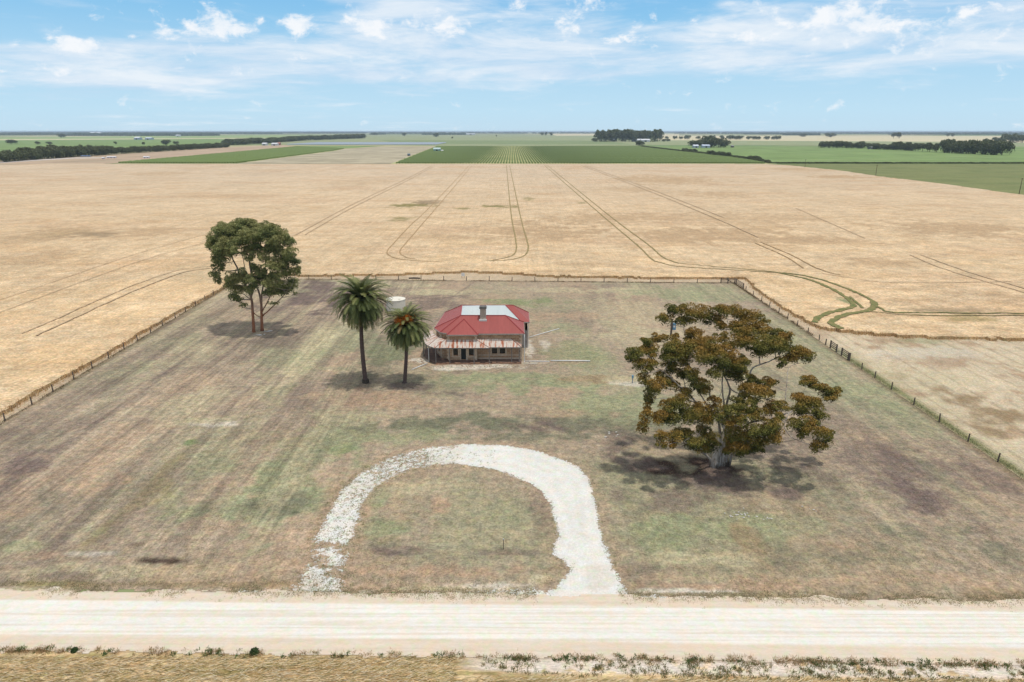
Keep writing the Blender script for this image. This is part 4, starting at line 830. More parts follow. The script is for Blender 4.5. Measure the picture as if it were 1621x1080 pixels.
# ------------------------------------------------------------------ palms
def palm(label, bpx, D, crown_px, rad, n_fr, tr, lean, fruit=False, seed=1):
    rs = random.Random(seed); nr = np.random.RandomState(seed); bx, by = at(*bpx); e = empty('palm_tree', (bx, by, 0), label, 'palm tree'); O = Vector((bx, by, 0))
    c = atD(crown_px[0], crown_px[1], by) - O
    tm = MB(); P = []; Rd = []
    for i in range(40):
        t = i / 39; P.append(Vector((c.x * t + lean * sin(pi * t), 0, (c.z - .2) * t))); r = tr * (1.5 if i == 0 else 1.0) * (1.12 - .28 * t) * (1 + (.05 if i % 2 else -.03)); Rd.append(r if t < .93 else r * 1.5)
    P[0].z = -.1; tm.tube(P, Rd, 12)
    m_pt = mat('palm_trunk', A(118, 100, 94), .95, c2=A(84, 70, 66), vscale=4, stretch=(1, 1, 3), bump=.06, bscale=5)
    tm.build('trunk', m_pt, e, smooth=True)
    if tr > .28: MB().cyl(0, 0, -.05, .55, tr * 1.75, tr * 1.7, 14).build('root_collar', mat('root_mat', A(84, 76, 66), .95, var=.3, vscale=6), e, smooth=False)
    V = []; Fq = []; CC = []
    pal = [A(130, 138, 80), A(104, 116, 66), A(150, 152, 94), A(90, 102, 60)]; dead = [A(160, 144, 96), A(142, 130, 80)]
    for k in range(n_fr):
        u = (k + .5) / n_fr; az = k * 2.39996 + rs.uniform(-.15, .15); e0 = R(88 - 150 * u ** .9 + rs.uniform(-8, 8)); L = rad * (1.02 - .12 * abs(u - .4)) * rs.uniform(.82, 1.12) * 1.16
        bend = R(60 + 55 * rs.random()) * (1.0 - .45 * u); seg = 14; p = Vector((0, 0, 0)); pts = []
        hd = Vector((cos(az), sin(az), 0)); tw = rs.uniform(-.25, .25)
        for i in range(seg + 1):
            t = i / seg; a = max(e0 - bend * t ** 1.3, R(-86)); pts.append((p.copy(), a)); p = p + (hd * cos(a) + Vector((0, 0, 1)) * sin(a)) * (L / seg)
        side = Vector((-sin(az), cos(az), 0)); cc = pal[rs.randrange(4)] if rs.random() > max(.05, (u - .78) * 3) else dead[rs.randrange(2)]; sh = rs.uniform(.8, 1.2); cc = tuple(x * sh for x in cc[:3]) + (1,)
        base0 = c + hd * .22
        for i in range(seg):      # rachis
            (p0, a0), (p1, a1) = pts[i], pts[i + 1]; wd = .045 * (1 - i / seg) + .012; b = len(V)
            V += [base0 + p0 - side * wd, base0 + p0 + side * wd, base0 + p1 + side * wd * .9, base0 + p1 - side * wd * .9]; Fq.append((b, b + 1, b + 2, b + 3)); CC += [A(130, 132, 84)] * 4
        nl = 34
        for j in range(2, nl):
            t = j / nl; fi = t * seg; i = min(int(fi), seg - 1); f = fi - i; p0, a0 = pts[i]; p1, a1 = pts[i + 1]; q = p0.lerp(p1, f); a = a0 + (a1 - a0) * f
            d = hd * cos(a) + Vector((0, 0, 1)) * sin(a); upn = d.cross(side); upn = -upn if upn.z < 0 else upn
            ll = .62 * math.sin(pi * min(1, .18 + .82 * t) ** .9) ** .6 * rad / 4.0 + .12
            for s_ in (-1, 1):
                g_ = rs.uniform(.9, 1.1); dir_ = (d * .75 + side * s_ * .62 + upn * .38).normalized(); tip = base0 + q + dir_ * ll * g_ + Vector((0, 0, -.16 * ll))
                wv = d * .047; b = len(V); V += [base0 + q - wv, base0 + q + wv, tip + wv * .6, tip - wv * .4]; Fq.append((b, b + 1, b + 2, b + 3)); CC += [cc] * 4
    mkobj('crown', V, Fq, m_leaf('palm_leaf', .2, .5), e, attrs={'Col': ('FLOAT_COLOR', np.array(CC))})
    if fruit:
        mf = mat('date_orange', A(236, 140, 30), .6, c2=A(196, 96, 18), vscale=5)
        for (fx, fy, dz) in ((-1.0, -1.5, 1.15), (-.45, -1.7, .95), (.3, -1.5, 1.45), (.75, -1.5, 1.35), (.0, -1.3, 1.2), (-.8, -1.6, .8)):
            f = MB()
            for q in range(150):
                v_ = Vector((rs.gauss(0, .24), rs.gauss(0, .2), rs.gauss(0, .24))); o_ = c + Vector((fx, fy, dz)) + v_; r_ = .05
                f.add([o_ + Vector(w_) * r_ for w_ in ((1, 0, 0), (-1, 0, 0), (0, 1, 0), (0, -1, 0), (0, 0, 1.3), (0, 0, -1.3))], [(0, 2, 4), (2, 1, 4), (1, 3, 4), (3, 0, 4), (2, 0, 5), (1, 2, 5), (3, 1, 5), (0, 3, 5)])
            for q in range(14): f.bar(c + Vector((fx * .1, fy * .1, .1)), c + Vector((fx, fy, dz)) + Vector((rs.gauss(0, .22), rs.gauss(0, .22), rs.gauss(0, .22))), .03)
            f.build('fruit_cluster', mf, e)
palm('taller palm tree with thick green crown, left of the white water tank', (579, 606), 94, (571.5, 474), 3.85, 220, .30, -.25, seed=2)
palm('shorter palm tree with orange date clusters, standing nearest the house', (640.5, 606), 94, (643.5, 515), 3.2, 190, .25, .1, fruit=True, seed=6)

# ------------------------------------------------------------------ house
HX, HY = -5.3, 108.0
house = empty('farm_house', (HX, HY, 0), 'old stone farmhouse with red hipped roof and rusty verandah', 'house')
OFF = (HX, HY, 0)
def hb(mb, name, m_, parent=house, smooth=False):
    return mb.build(name, m_, parent, smooth, off=OFF)
def stone_fn(T, tc, p):
    b = T.n('ShaderNodeTexBrick'); b.inputs['Scale'].default_value = 1.0; b.inputs['Brick Width'].default_value = .62; b.inputs['Row Height'].default_value = .3; b.inputs['Mortar Size'].default_value = .022
    x, y, z = T.sep(tc); T.link(T.xyz(T.m('ADD', x, y), z, 0.0), b.inputs['Vector'])
    b.inputs['Color1'].default_value = A(222, 178, 140); b.inputs['Color2'].default_value = A(186, 142, 112); b.inputs['Mortar'].default_value = A(228, 208, 180)
    n = T.rng(T.noise(tc, 1.1, 5, .65), .3, .7, .72, 1.15)
    return T.mix(1.0, b.outputs[0], T.xyz(n, n, n), 'MULTIPLY')
m_stone = mat('stone_wall', rough=.9, fn=stone_fn, bump=.02, bscale=8)
m_quoin = mat('quoin_stone', A(246, 224, 198), .9, c2=A(214, 184, 156), vscale=2.2)
def roof_fn(base, dark, rust=False):
    def fn(T, tc, p):
        x, y, z = T.sep(tc); g_ = T.n('ShaderNodeNewGeometry'); nx, ny, nz = T.sep(g_.outputs['Normal'])
        isx = T.m('GREATER_THAN', T.m('ABSOLUTE', nx), T.m('ABSOLUTE', ny)); u = T.m('ADD', T.m('MULTIPLY', isx, y), T.m('MULTIPLY', T.m('SUBTRACT', 1.0, isx), x)); v_ = T.m('ADD', T.m('MULTIPLY', isx, x), T.m('MULTIPLY', T.m('SUBTRACT', 1.0, isx), y))
        sheets = T.m('FLOOR', T.m('MULTIPLY', u, 1.25)); wn = T.n('ShaderNodeTexWhiteNoise', noise_dimensions='1D'); T.link(sheets, wn.inputs['W'])
        c_ = T.mix(T.rng(wn.outputs[0], 0, 1, 0, .35), base, dark); n = T.noise(T.xyz(T.m('MULTIPLY', u, 2.5), T.m('MULTIPLY', v_, .6), 0.0), 1.2, 5, .6); c_ = T.mix(T.rng(n, .45, .7, 0, .5), c_, dark)
        if rust:
            big = T.noise(T.xyz(T.m('MULTIPLY', u, 3.2), T.m('MULTIPLY', v_, .55), 0.0), .9, 6, .68); c_ = T.mix(T.rng(big, .50, .58, 0, .9), c_, A(206, 112, 66)); c_ = T.mix(T.rng(big, .60, .68, 0, .8), c_, A(128, 66, 42))
            c_ = T.mix(T.rng(T.noise(T.xyz(T.m('MULTIPLY', u, 1.4), v_, 3.0), 1.3, 4, .6), .52, .66, 0, .2), c_, A(206, 160, 132))
        wv = T.m('SINE', T.m('MULTIPLY', u, 2 * pi / .15)); b = T.n('ShaderNodeBump'); b.inputs['Distance'].default_value = .02; T.link(wv, b.inputs['Height']); T.link(b.outputs[0], p.inputs['Normal'])
        return c_
    return fn
m_red = mat('red_iron', rough=.45, spec=.35, fn=roof_fn(A(190, 98, 90), A(168, 84, 78)))
m_zinc = mat('new_zinc', rough=.4, spec=.4, fn=roof_fn(A(232, 240, 238), A(212, 226, 224)))
m_rust = mat('rusty_iron', rough=.75, spec=.25, fn=roof_fn(A(248, 236, 222), A(228, 212, 194), rust=True))
m_white = mat('white_paint', A(250, 250, 246), .5, var=.08, vscale=2)
m_trim = mat('weathered_trim', A(196, 184, 174), .7, c2=A(160, 148, 140), vscale=3)
m_post = mat('grey_timber', A(118, 112, 108), .85, c2=A(150, 142, 134), vscale=3)
m_dark = mat('dark_void', (.008, .008, .01, 1), .25, spec=.5)
EZ, RZ = 4.7, 6.8
Ap, Bp, Cp, Dp = (-11.5, 104.6, EZ), (-10.2, 103.85, EZ), (1.97, 103.8, EZ), (1.97, 110.65, EZ)
Ep, BLp, BRp = (-12.7, 107.0, EZ), (-11.9, 117.0, EZ), (2.95, 117.0, EZ)
RL, RR, ML, MR, K2 = (-8.33, 107.1, RZ), (-1.04, 107.1, RZ), (-8.6, 113.9, 6.78), (-1.1, 113.9, 6.78), (.18, 114.1, 6.76)
V0, D2, G1 = (-5.0, 110.6, EZ + .02), (1.62, 110.62, EZ + .02), (2.95, 110.75, EZ)
def hroof(name, faces, m_, parent=house, th=.05):
    mb = MB()
    for f in faces: mb.add(f, [tuple(range(len(f)))])
    o = hb(mb, name, m_, parent); s = o.modifiers.new('thick', 'SOLIDIFY'); s.thickness = th; s.offset = -1; return o
bay = (-7.75, 106.45, 6.36)
roof = hroof('roof', [[Bp, Cp, RR, RL], [Ap, Bp, RL], [Ep, Ap, RL], [Ep, RL, ML, BLp][::1], [BLp, ML, K2, BRp][::1], [Cp, Dp, RR], [K2, G1, BRp], [K2, D2, G1], [K2, MR, D2]], m_red)
hroof('inner_roof', [[RR, D2, V0, RL], [V0, D2, MR, ML], [RL, V0, ML]], m_zinc, roof)
B1, B2 = (-10.3, 103.25, EZ - .03), (-5.35, 103.25, EZ - .03)
hroof('bay_roof', [[B1, B2, (bay[0], bay[1], bay[2] + .03)], [B2, (-5.35, 103.9, EZ + .05), (bay[0], bay[1], bay[2] + .03)], [(-10.3, 103.9, EZ + .05), B1, (bay[0], bay[1], bay[2] + .03)]], m_red, roof)
# ridge caps
m_rc = mat('ridge_cap', A(170, 70, 68), .5)
mb = MB()
for a, b in ((RL, RR), (RR, Cp), (RL, ML), (ML, K2), (K2, BRp), (RL, Ep), ((bay[0], bay[1], bay[2] + .03), B1), ((bay[0], bay[1], bay[2] + .03), B2), (RL, Ap), (MR, D2), (RR, Dp), (ML, BLp)):
    a = Vector(a) + Vector((0, 0, .03)); b = Vector(b) + Vector((0, 0, .03)); mb.bar(a, b, .16, .06)
hb(mb, 'ridge_cap', m_rc, roof)
# gutters
mb = MB()
for a, b in ((B1, B2), ((-5.3, 103.72, EZ), Cp), (Cp, Dp), (G1, BRp), (Bp, Ap), (Ap, Ep), (Ep, BLp), (D2, G1)):
    mb.bar(Vector(a) + Vector((0, -.04, -.10)), Vector(b) + Vector((0, -.04, -.10)), .12, .16)
hb(mb, 'gutter', m_trim, roof)
# chimney
mb = MB().box(-5.15, -4.2, 106.2, 107.1, 6.0, 8.15); ch = hb(mb, 'chimney', mat('chimney_stone', A(220, 206, 190), .95, c2=A(180, 162, 146), vscale=5, bump=.03))
hb(MB().box(-5.28, -4.07, 106.07, 107.23, 8.153, 8.33).box(-5.2, -4.15, 106.15, 107.15, 8.333, 8.5), 'chimney_cap', mat('cap_stone', A(132, 130, 124), .95, var=.3), ch)
hb(MB().box(-5.3, -4.05, 106.0, 106.197, 6.12, 6.42), 'flashing', m_white, ch)
# walls with openings
def wallrun(p0, p1, z0, z1, ops, th=.35):
    """wall from p0 to p1 (outside on the right hand), ops = (u0,u1,v0,v1)"""
    p0 = Vector((p0[0], p0[1], 0)); p1 = Vector((p1[0], p1[1], 0)); d = (p1 - p0); L = d.length; d.normalize(); n = Vector((-d.y, d.x, 0)) # inward
    mb = MB()
    def blk(u0, u1, a, b):
        if u1 - u0 < .01 or b - a < .01: return
        q = [p0 + d * u0, p0 + d * u1, p0 + d * u1 + n * th, p0 + d * u0 + n * th]
        mb.add([(v.x, v.y, a) for v in q] + [(v.x, v.y, b) for v in q], [(3, 2, 1, 0), (4, 5, 6, 7), (0, 1, 5, 4), (1, 2, 6, 5), (2, 3, 7, 6), (3, 0, 4, 7)])
    u = 0
    for (u0, u1, v0, v1) in sorted(ops): blk(u, u0, z0, z1); blk(u0, u1, z0, v0); blk(u0, u1, v1, z1); u = u1
    blk(u, L, z0, z1); return mb, p0, d, n
WALLZ = 4.6
runs = [((-5.6, 104.15), (1.6, 104.15), [(2.35, 3.25, 1.25, 2.5), (3.62, 4.52, 1.25, 2.5)], ['w', 'w']),
        ((-10.0, 103.6), (-5.6, 103.6), [(.62, 1.38, 1.15, 2.55), (1.86, 2.66, .42, 2.55), (3.1, 3.86, 1.15, 2.55)], ['w', 'd', 'w']),
        ((-11.3, 104.9), (-10.0, 104.15), [], []), ((-12.4, 107.2), (-11.3, 104.9), [(.8, 1.7, 1.0, 2.5)], ['w']), ((-12.0, 116.7), (-12.4, 107.2), [(1, 2, 1.2, 2.5), (5.5, 6.5, 1.2, 2.5)], ['w', 'w']),
        ((1.6, 104.15), (1.6, 111.2), [], []), ((1.6, 111.2), (2.6, 111.2), [], []), ((2.6, 111.2), (2.6, 116.7), [(2, 3, 1.2, 2.6)], ['w']), ((2.6, 116.7), (-12.0, 116.7), [(3, 4, 1.2, 2.6), (7, 8, .3, 2.5), (11, 12, 1.2, 2.6)], ['w', 'd', 'w'])]
allw = MB(); m_surr = m_quoin; qmb = MB()
for a, b, ops, kinds in runs:
    mb, p0, d, n = wallrun(a, b, 0, WALLZ, ops); allw.add(mb.V, mb.F)
    for (u0, u1, v0, v1), kd in zip(ops, kinds):
        def pt(u, z, off_=0.0): q = p0 + d * u - n * off_; return (q.x, q.y, z)
        fr = MB()
        for (ua, ub, va, vb) in ((u0 - .22, u0, v0 - .15, v1 + .15), (u1, u1 + .22, v0 - .15, v1 + .15), (u0 - .22, u1 + .22, v1 + .153, v1 + .35), (u0 - .3, u1 + .3, v0 - .35, v0 - .153)):
            if kd == 'd' and vb < v0: continue
            q = [pt(ua, va, .05), pt(ub, va, .05), pt(ub, va, -.003), pt(ua, va, -.003)]; fr.add(q + [(x, y, vb) for x, y, _ in q], [(3, 2, 1, 0), (4, 5, 6, 7), (0, 1, 5, 4), (1, 2, 6, 5), (2, 3, 7, 6), (3, 0, 4, 7)])
        wobj = hb(fr, 'window_surround' if kd == 'w' else 'doorway', m_surr)
        pn = MB().add([pt(u0, v0, -.2), pt(u1, v0, -.2), pt(u1, v1, -.2), pt(u0, v1, -.2), pt(u0, v0, -.24), pt(u1, v0, -.24), pt(u1, v1, -.24), pt(u0, v1, -.24)], [(0, 1, 2, 3), (7, 6, 5, 4), (0, 4, 5, 1), (1, 5, 6, 2), (2, 6, 7, 3), (3, 7, 4, 0)])
        hb(pn, 'pane' if kd == 'w' else 'door', m_dark if kd == 'w' else mat('door_dark', A(58, 62, 62), .7, var=.4, vscale=2), wobj)
        if kd == 'w' and a[1] > 106:
            sb = MB(); m1 = (v0 + v1) / 2
            sb.bar(pt(u0, m1, -.17), pt(u1, m1, -.17), .05); sb.bar(pt(u0, v0 + .03, -.17), pt(u1, v0 + .03, -.17), .06); sb.bar(pt((u0 + u1) / 2, v0, -.165), pt((u0 + u1) / 2, v1, -.165), .03)
            hb(sb, 'sash', m_trim, wobj)
hb(allw, 'wall', m_stone)
for (x, y) in ((1.6, 104.15), (-5.6, 103.6), (-10.0, 103.6), (-11.3, 104.9)):
    for k in range(15):
        l = .26 if k % 2 else .42; z0 = .02 + k * .3; qmb.box(x - l, x + .03, y - .035, y + .06, z0, z0 + .3)
    hb(qmb, 'quoin', m_quoin); qmb = MB()
m_rend = mat('pale_render', A(206, 204, 202), .9, c2=A(160, 156, 154), vscale=2.2)
mb = MB().box(1.62, 2.66, 111.1, 111.19, 0, 3.1); mb.box(2.61, 2.68, 111.19, 114, 0, 3.1); hb(mb, 'rendered_wall', m_rend)
# plain band under the eave, string course low on the wall
hb(MB().box(-5.5, 1.58, 104.08, 104.147, .98, 1.1).box(-5.5, 1.58, 104.06, 104.147, .0, .55), 'string_course', m_quoin)
# verandah
VZ, VT = 2.78, 3.78
P0, P1, P2, P3, P4 = (-3.5, 102.35, VZ), (-12.15, 102.35, VZ), (-13.35, 103.5, VZ), (-14.65, 106.2, VZ), (-14.65, 110.5, VZ)
T0, T0r, T1, T2, T3 = (-10.6, 103.62, VT), (-5.7, 103.62, VT), (-11.85, 105.1, VT), (-13.0, 107.3, VT), (-12.5, 110.5, VT)
Q0, Q1, U0, U1, U2 = (-3.6, 102.75, VZ), (1.45, 102.75, VZ), (-5.6, 104.1, VT), (-.1, 104.1, VT), (1.55, 104.1, VZ + .15)
ver = hroof('verandah_roof', [[P1, P0, T0r, T0], [P2, P1, T0, T1], [P3, P2, T1, T2], [P4, P3, T2, T3], [P0, (-3.5, 104.1, VZ + .95), T0r], [(-4.4, 102.75, VZ - .02), (1.45, 102.75, VZ - .02), (-.1, 104.1, VT - .02), (-5.6, 104.1, VT - .02)], [(1.45, 102.75, VZ - .02), U2, (-.1, 104.1, VT - .02)]], m_rust, th=.03)
mb = MB()
for a, b in ((P1, P0), (P2, P1), (P3, P2), (P4, P3), (Q0, Q1)): mb.bar(Vector(a) + Vector((0, 0, -.1)), Vector(b) + Vector((0, 0, -.1)), .07, .14)
hb(mb, 'fascia', m_post, ver)
for a, b in ((T0r, P0), (Vector(U1) + Vector((0, 0, .02)), Vector(Q1) + Vector((0, 0, .02))), (T0, P1), (T1, P2)): hb(MB().bar(a, b, .09, .05), 'hip_cap', mat('rust_cap', A(150, 88, 66), .8), ver)
for (x, y) in ((-13.25, 103.6), (-12.05, 102.45), (-9.85, 102.45), (-6.0, 102.45), (-3.6, 102.5), (-.05, 102.85), (1.15, 102.85), (-14.5, 106.4), (-14.5, 108.4), (-14.5, 110.3)):
    hb(MB().box(x - .07, x + .07, y - .07, y + .07, .0, VZ - .17), 'post', m_post)
m_floor = mat('verandah_floor', A(146, 122, 108), .95, c2=A(108, 90, 80), vscale=1.5)
fl = MB(); z = .34
fl.add([(-13.2, 103.7, 0), (-12.1, 102.55, 0), (-3.4, 102.55, 0), (-3.4, 102.8, 0), (1.5, 102.8, 0), (1.5, 104.04, 0), (-5.62, 104.04, 0), (-5.62, 103.5, 0), (-9.9, 103.5, 0), (-11.4, 104.8, 0), (-12.45, 107.2, 0), (-12.4, 110, 0), (-14.4, 110, 0), (-14.4, 106.3, 0)] +
       [(-13.2, 103.7, z), (-12.1, 102.55, z), (-3.4, 102.55, z), (-3.4, 102.8, z), (1.5, 102.8, z), (1.5, 104.04, z), (-5.62, 104.04, z), (-5.62, 103.5, z), (-9.9, 103.5, z), (-11.4, 104.8, z), (-12.45, 107.2, z), (-12.4, 110, z), (-14.4, 110, z), (-14.4, 106.3, z)],
       [tuple(range(14))[::-1], tuple(range(14, 28))] + [(i, (i + 1) % 14, 14 + (i + 1) % 14, 14 + i) for i in range(14)])
hb(fl, 'verandah_floor', m_floor)
# crumbling stone edge of the verandah floor (reads as one kerb)
rs_ = random.Random(3); mb = MB(); x = -12.1
while x < 1.4:
    wd = rs_.uniform(.25, .6); yy = 102.42 if x < -3.4 else 102.68; h_ = rs_.uniform(.12, .33)
    if rs_.random() > .0: mb.box(x, x + wd, yy - rs_.uniform(.02, .12), yy + .1, 0, h_)
    x += wd
hb(mb, 'stone_kerb', mat('kerb_stone', A(196, 158, 130), .95, c2=A(150, 108, 84), vscale=3))
# downpipes
dp = MB().tube([(1.98, 103.72, EZ - .12), (1.98, 103.55, EZ - .5), (1.98, 103.55, .15), (1.98, 103.3, .06)], [.055] * 4, 8); hb(dp, 'downpipe', m_white)
hb(MB().tube([(2.78, 110.95, EZ - .12), (2.78, 111.0, .1)], [.05, .05], 8), 'downpipe', m_white)
hb(MB().tube([(-13.3, 103.45, VZ - .2), (-13.3, 103.42, .1)], [.05, .05], 8), 'downpipe', m_white)
# plastic pipes lying on the ground
def pipe(p, q, r, lab):
    a = at(*p); b = at(*q); MBt = MB().tube([(0, 0, r), ((b[0] - a[0]) * .5, (b[1] - a[1]) * .5, r + .02), (b[0] - a[0], b[1] - a[1], r)], [r] * 3, 8)
    o = MBt.build('drain_pipe', m_white, smooth=True); o.location = (a[0], a[1], .015); setp(o, lab, 'pipe', 'white drain pipes lying on the grass')
pipe((831, 572.6), (870, 573), .07, 'thin white pipe running right from the house corner downpipe')
pipe((871.5, 572.2), (934, 572.5), .10, 'thick white pipe ending in open grass right of the house')
pipe((837, 535), (885, 521), .07, 'white pipe slanting back across the grass behind the right wall')
pipe((676.5, 576), (652, 586), .07, 'white pipe slanting forward from the verandah left corner')
# rubble around the house
rs_ = random.Random(8); mb = MB()
for k in range(260):
    t = rs_.random()
    if t < .65: x, y = rs_.uniform(-13.5, 4), 101.4 + rs_.gauss(0, .5)
    elif t < .85: x, y = rs_.uniform(-17, -14), rs_.uniform(102, 105)
    else: x, y = 3.2 + rs_.gauss(0, .7), rs_.uniform(103, 110)
    s = rs_.uniform(.06, .2); mb.box(x, x + s, y, y + s * rs_.uniform(.6, 1.3), 0.02, .02 + s * rs_.uniform(.3, .7))
o = mb.build('rubble', mat('rubble_stone', A(222, 208, 188), .95, c2=A(180, 150, 126), vscale=2)); setp(o, 'pale broken stone rubble strewn around the farmhouse', 'rubble', kind='stuff')

# ------------------------------------------------------------------ water tank
tx, ty = at(624.8, 494.3); ty += 1.9
tk = empty('water_tank', (tx, ty, 0), 'cream cylindrical rainwater tank behind the palms', 'water tank')
m_tank = mat('cream_poly', A(250, 244, 226), .55, var=.06, vscale=1.5)
b = MB(); seg = 40; prof = [(1.93, 0), (1.93, .1)] 
for k in range(8): prof += [(1.95, .2 + k * .25), (1.935, .2 + k * .25 + .12)]
prof += [(1.95, 2.2), (1.95, 2.3)]
b.tube([(0, 0, z_) for r_, z_ in prof], [r_ for r_, z_ in prof], seg); b.build('tank_wall', m_tank, tk, smooth=False)
t_ = MB(); t_.tube([(0, 0, 2.305), (0, 0, 2.36), (0, 0, 2.62), (0, 0, 2.66)], [2.0, 2.0, .5, .3], seg); lid = t_.build('tank_roof', m_tank, tk)
MB().cyl(.9, -.9, 2.42, 2.58, .24, n=14).build('inlet_lid', m_tank, lid)

# ------------------------------------------------------------------ fences
m_fpost = mat('fence_timber', A(92, 82, 74), .95, c2=A(128, 114, 102), vscale=4)
m_wire = mat('fence_wire', A(130, 126, 120), .5, metal=.6)
def fence(name, label, P, post=1.15, wires=4, skip=()):
    P = [Vector((x, y, 0)) for x, y in P]; O = P[len(P) // 2]; e = empty(name, O, label, 'fence'); rr = random.Random(len(P))
    for i, p in enumerate(P):
        q = p - O; r_ = .11 if i in (0, len(P) - 1) else .085; h_ = post * rr.uniform(.92, 1.06); l = Vector((rr.uniform(-.05, .05), rr.uniform(-.05, .05), 0))
        MB().tube([q, q + l * .5 + Vector((0, 0, h_ * .5)), q + l + Vector((0, 0, h_))], [r_ * 1.05, r_, r_ * .9], 8).build('post', m_fpost, e, smooth=False)
    for k in range(wires):
        zz_ = .2 + k * .85 / max(1, wires - 1); mb = MB()
        for i in range(len(P) - 1):
            if i in skip: continue
            a = P[i] - O + Vector((0, 0, zz_)); b_ = P[i + 1] - O + Vector((0, 0, zz_)); mb.tube([a, (a + b_) / 2 - Vector((0, 0, .02)), b_], [.008] * 3, 4, cap=False)
        mb.build('wire', m_wire, e)
lp = [at(x, y) for x, y in ((14, 667), (57, 641), (92, 621), (124, 601), (153.5, 583.5), (180.5, 567.5), (205, 553), (227.5, 540), (248, 527.5), (267.5, 516), (286.5, 504), (303.5, 494), (319, 484.5), (334.5, 475.5), (349, 467.5))]
fxl = FX(168.6); lp = [(FX(p[1]), p[1]) for p in lp]
y_ = lp[0][1]; pre = [(FX(y_ - 5.6 * k), y_ - 5.6 * k) for k in (5, 4, 3, 2, 1)]
y_ = lp[-1][1]; post_ = []
while y_ + 6 < 168.0: y_ += 6.0; post_.append((FX(y_), y_))
post_.append((fxl, 168.6))
fence('wire_fence', 'wire fence with timber posts between the left wheat and the paddock', pre + lp + post_)
bx0, by0 = fxl, 168.6; bx1, by1 = at(1141, 448.6)
n_ = 21; fence('wire_fence', 'wire fence with timber posts along the back of the paddock', [(bx0 + .3 + (bx1 - bx0 - .3) * k / n_, by0 + (by1 - by0) * k / n_) for k in range(n_ + 1)])
cx1, cy1 = at(1163, 449.5)
rp = [at(x, y) for x, y in ((1178.5, 460), (1191, 468), (1203, 477), (1215.5, 485.5), (1230, 495.5), (1245, 505), (1261.5, 515.5), (1280, 527), (1297.5, 539))]
fxr = 54.35; rp = [(fxr, p[1]) for p in rp]
fence('wire_fence', 'wire fence with timber posts right of the paddock, behind the rail gate', [(cx1 + .1, cy1 - .6)] + rp + [(fxr, at(1309, 546)[1])], post=1.1)
rp2 = [(fxr, at(x, y)[1]) for x, y in ((1361, 585), (1385, 599), (1413, 617), (1443, 641), (1478.5, 668.5), (1521, 699.5), (1567, 731.5), (1617, 768))]
fence('wire_fence', 'wire fence with timber posts at the right, from the rail gate towards the road', [(fxr, at(1348, 570)[1])] + rp2 + [(fxr, rp2[-1][1] - 5.5 * k) for k in (1, 2, 3)], post=1.15)
def railfence(label, P, gate=None):
    P = [Vector((x, y, 0)) for x, y in P]; O = P[0]; e = empty('rail_fence', O, label, 'fence')
    for p in P: MB().box(-.09 + (p - O).x, .09 + (p - O).x, -.09 + (p - O).y, .09 + (p - O).y, 0, 1.35).build('post', m_fpost, e)
    for i in range(len(P) - 1):
        if gate == i: continue
        for z_ in (.35, .65, .95, 1.22): MB().bar(P[i] - O + Vector((0, 0, z_)), P[i + 1] - O + Vector((0, 0, z_)), .05, .13).build('rail', m_fpost, e)
    return P
gy = [at(1311, 551)[1], at(1323, 557.5)[1], at(1334.5, 563)[1], at(1347, 571.5)[1]]
P = railfence('dark timber rail fence panels flanking the metal gate on the right', [(fxr, y) for y in gy], gate=1)
ge = empty('field_gate', (fxr, gy[1] - .15, 0), 'grey tubular metal gate between the timber rail panels on the right', 'gate'); L_ = gy[1] - gy[2] - .3
m_steel = mat('galvanised_steel', A(176, 172, 170), .45, metal=.4)
MB().tube([(0, 0, .2), (0, 0, 1.15), (0, -L_, 1.15), (0, -L_, .2), (0, 0, .2)], [.03] * 5, 6).build('frame', m_steel, ge)
for z_ in (.4, .62, .84): MB().bar((0, 0, z_), (0, -L_, z_), .03).build('rail', m_steel, ge)
railfence('weathered timber rail panel at the far right corner of the paddock', [(bx1, by1), ((bx1 + cx1) / 2, (by1 + cy1) / 2), (cx1, cy1)])
railfence('short dark timber rail panel running forward from the far right corner', [(cx1 + .25, cy1 - .2), (cx1 + .3, cy1 - 5.5)])
# weeds under the fences
rs = np.random.RandomState(21)
def fw(name, x0, y0, x1, y1, n, cols, label, h=.4, sp=.22):
    t = rs.rand(n); P = np.stack([x0 + (x1 - x0) * t, y0 + (y1 - y0) * t, 0 * t], -1); ok = fbm(P[:, 0], P[:, 1], 2, seed=int(n)) > .38
    blades(name, P[ok], .05, h * .75, .022, 1.2, cols, jitter=sp, per=7, label=label, cat='grass', seed=n)
fw('fence_grass', FX(60), 60, FX(168), 168, 500, [(150, 126, 92), (120, 106, 76), (176, 150, 112)], 'dry grass growing along the foot of the left fence')
fw('fence_grass', fxl, 168.4, bx1, by1, 900, [(150, 120, 84), (112, 94, 66), (176, 144, 100)], 'dry grass growing along the foot of the back fence')
fw('fence_grass', fxr + .1, 118, cx1, 163, 500, [(140, 116, 84), (112, 98, 70), (166, 140, 102)], 'dry grass growing along the upper part of the right fence')
fw('fence_grass', fxr + .5, 55, fxr + .4, 112, 900, [(140, 152, 98), (158, 160, 110), (180, 170, 124)], 'green grass strip along the lower part of the right fence', .26, .35)

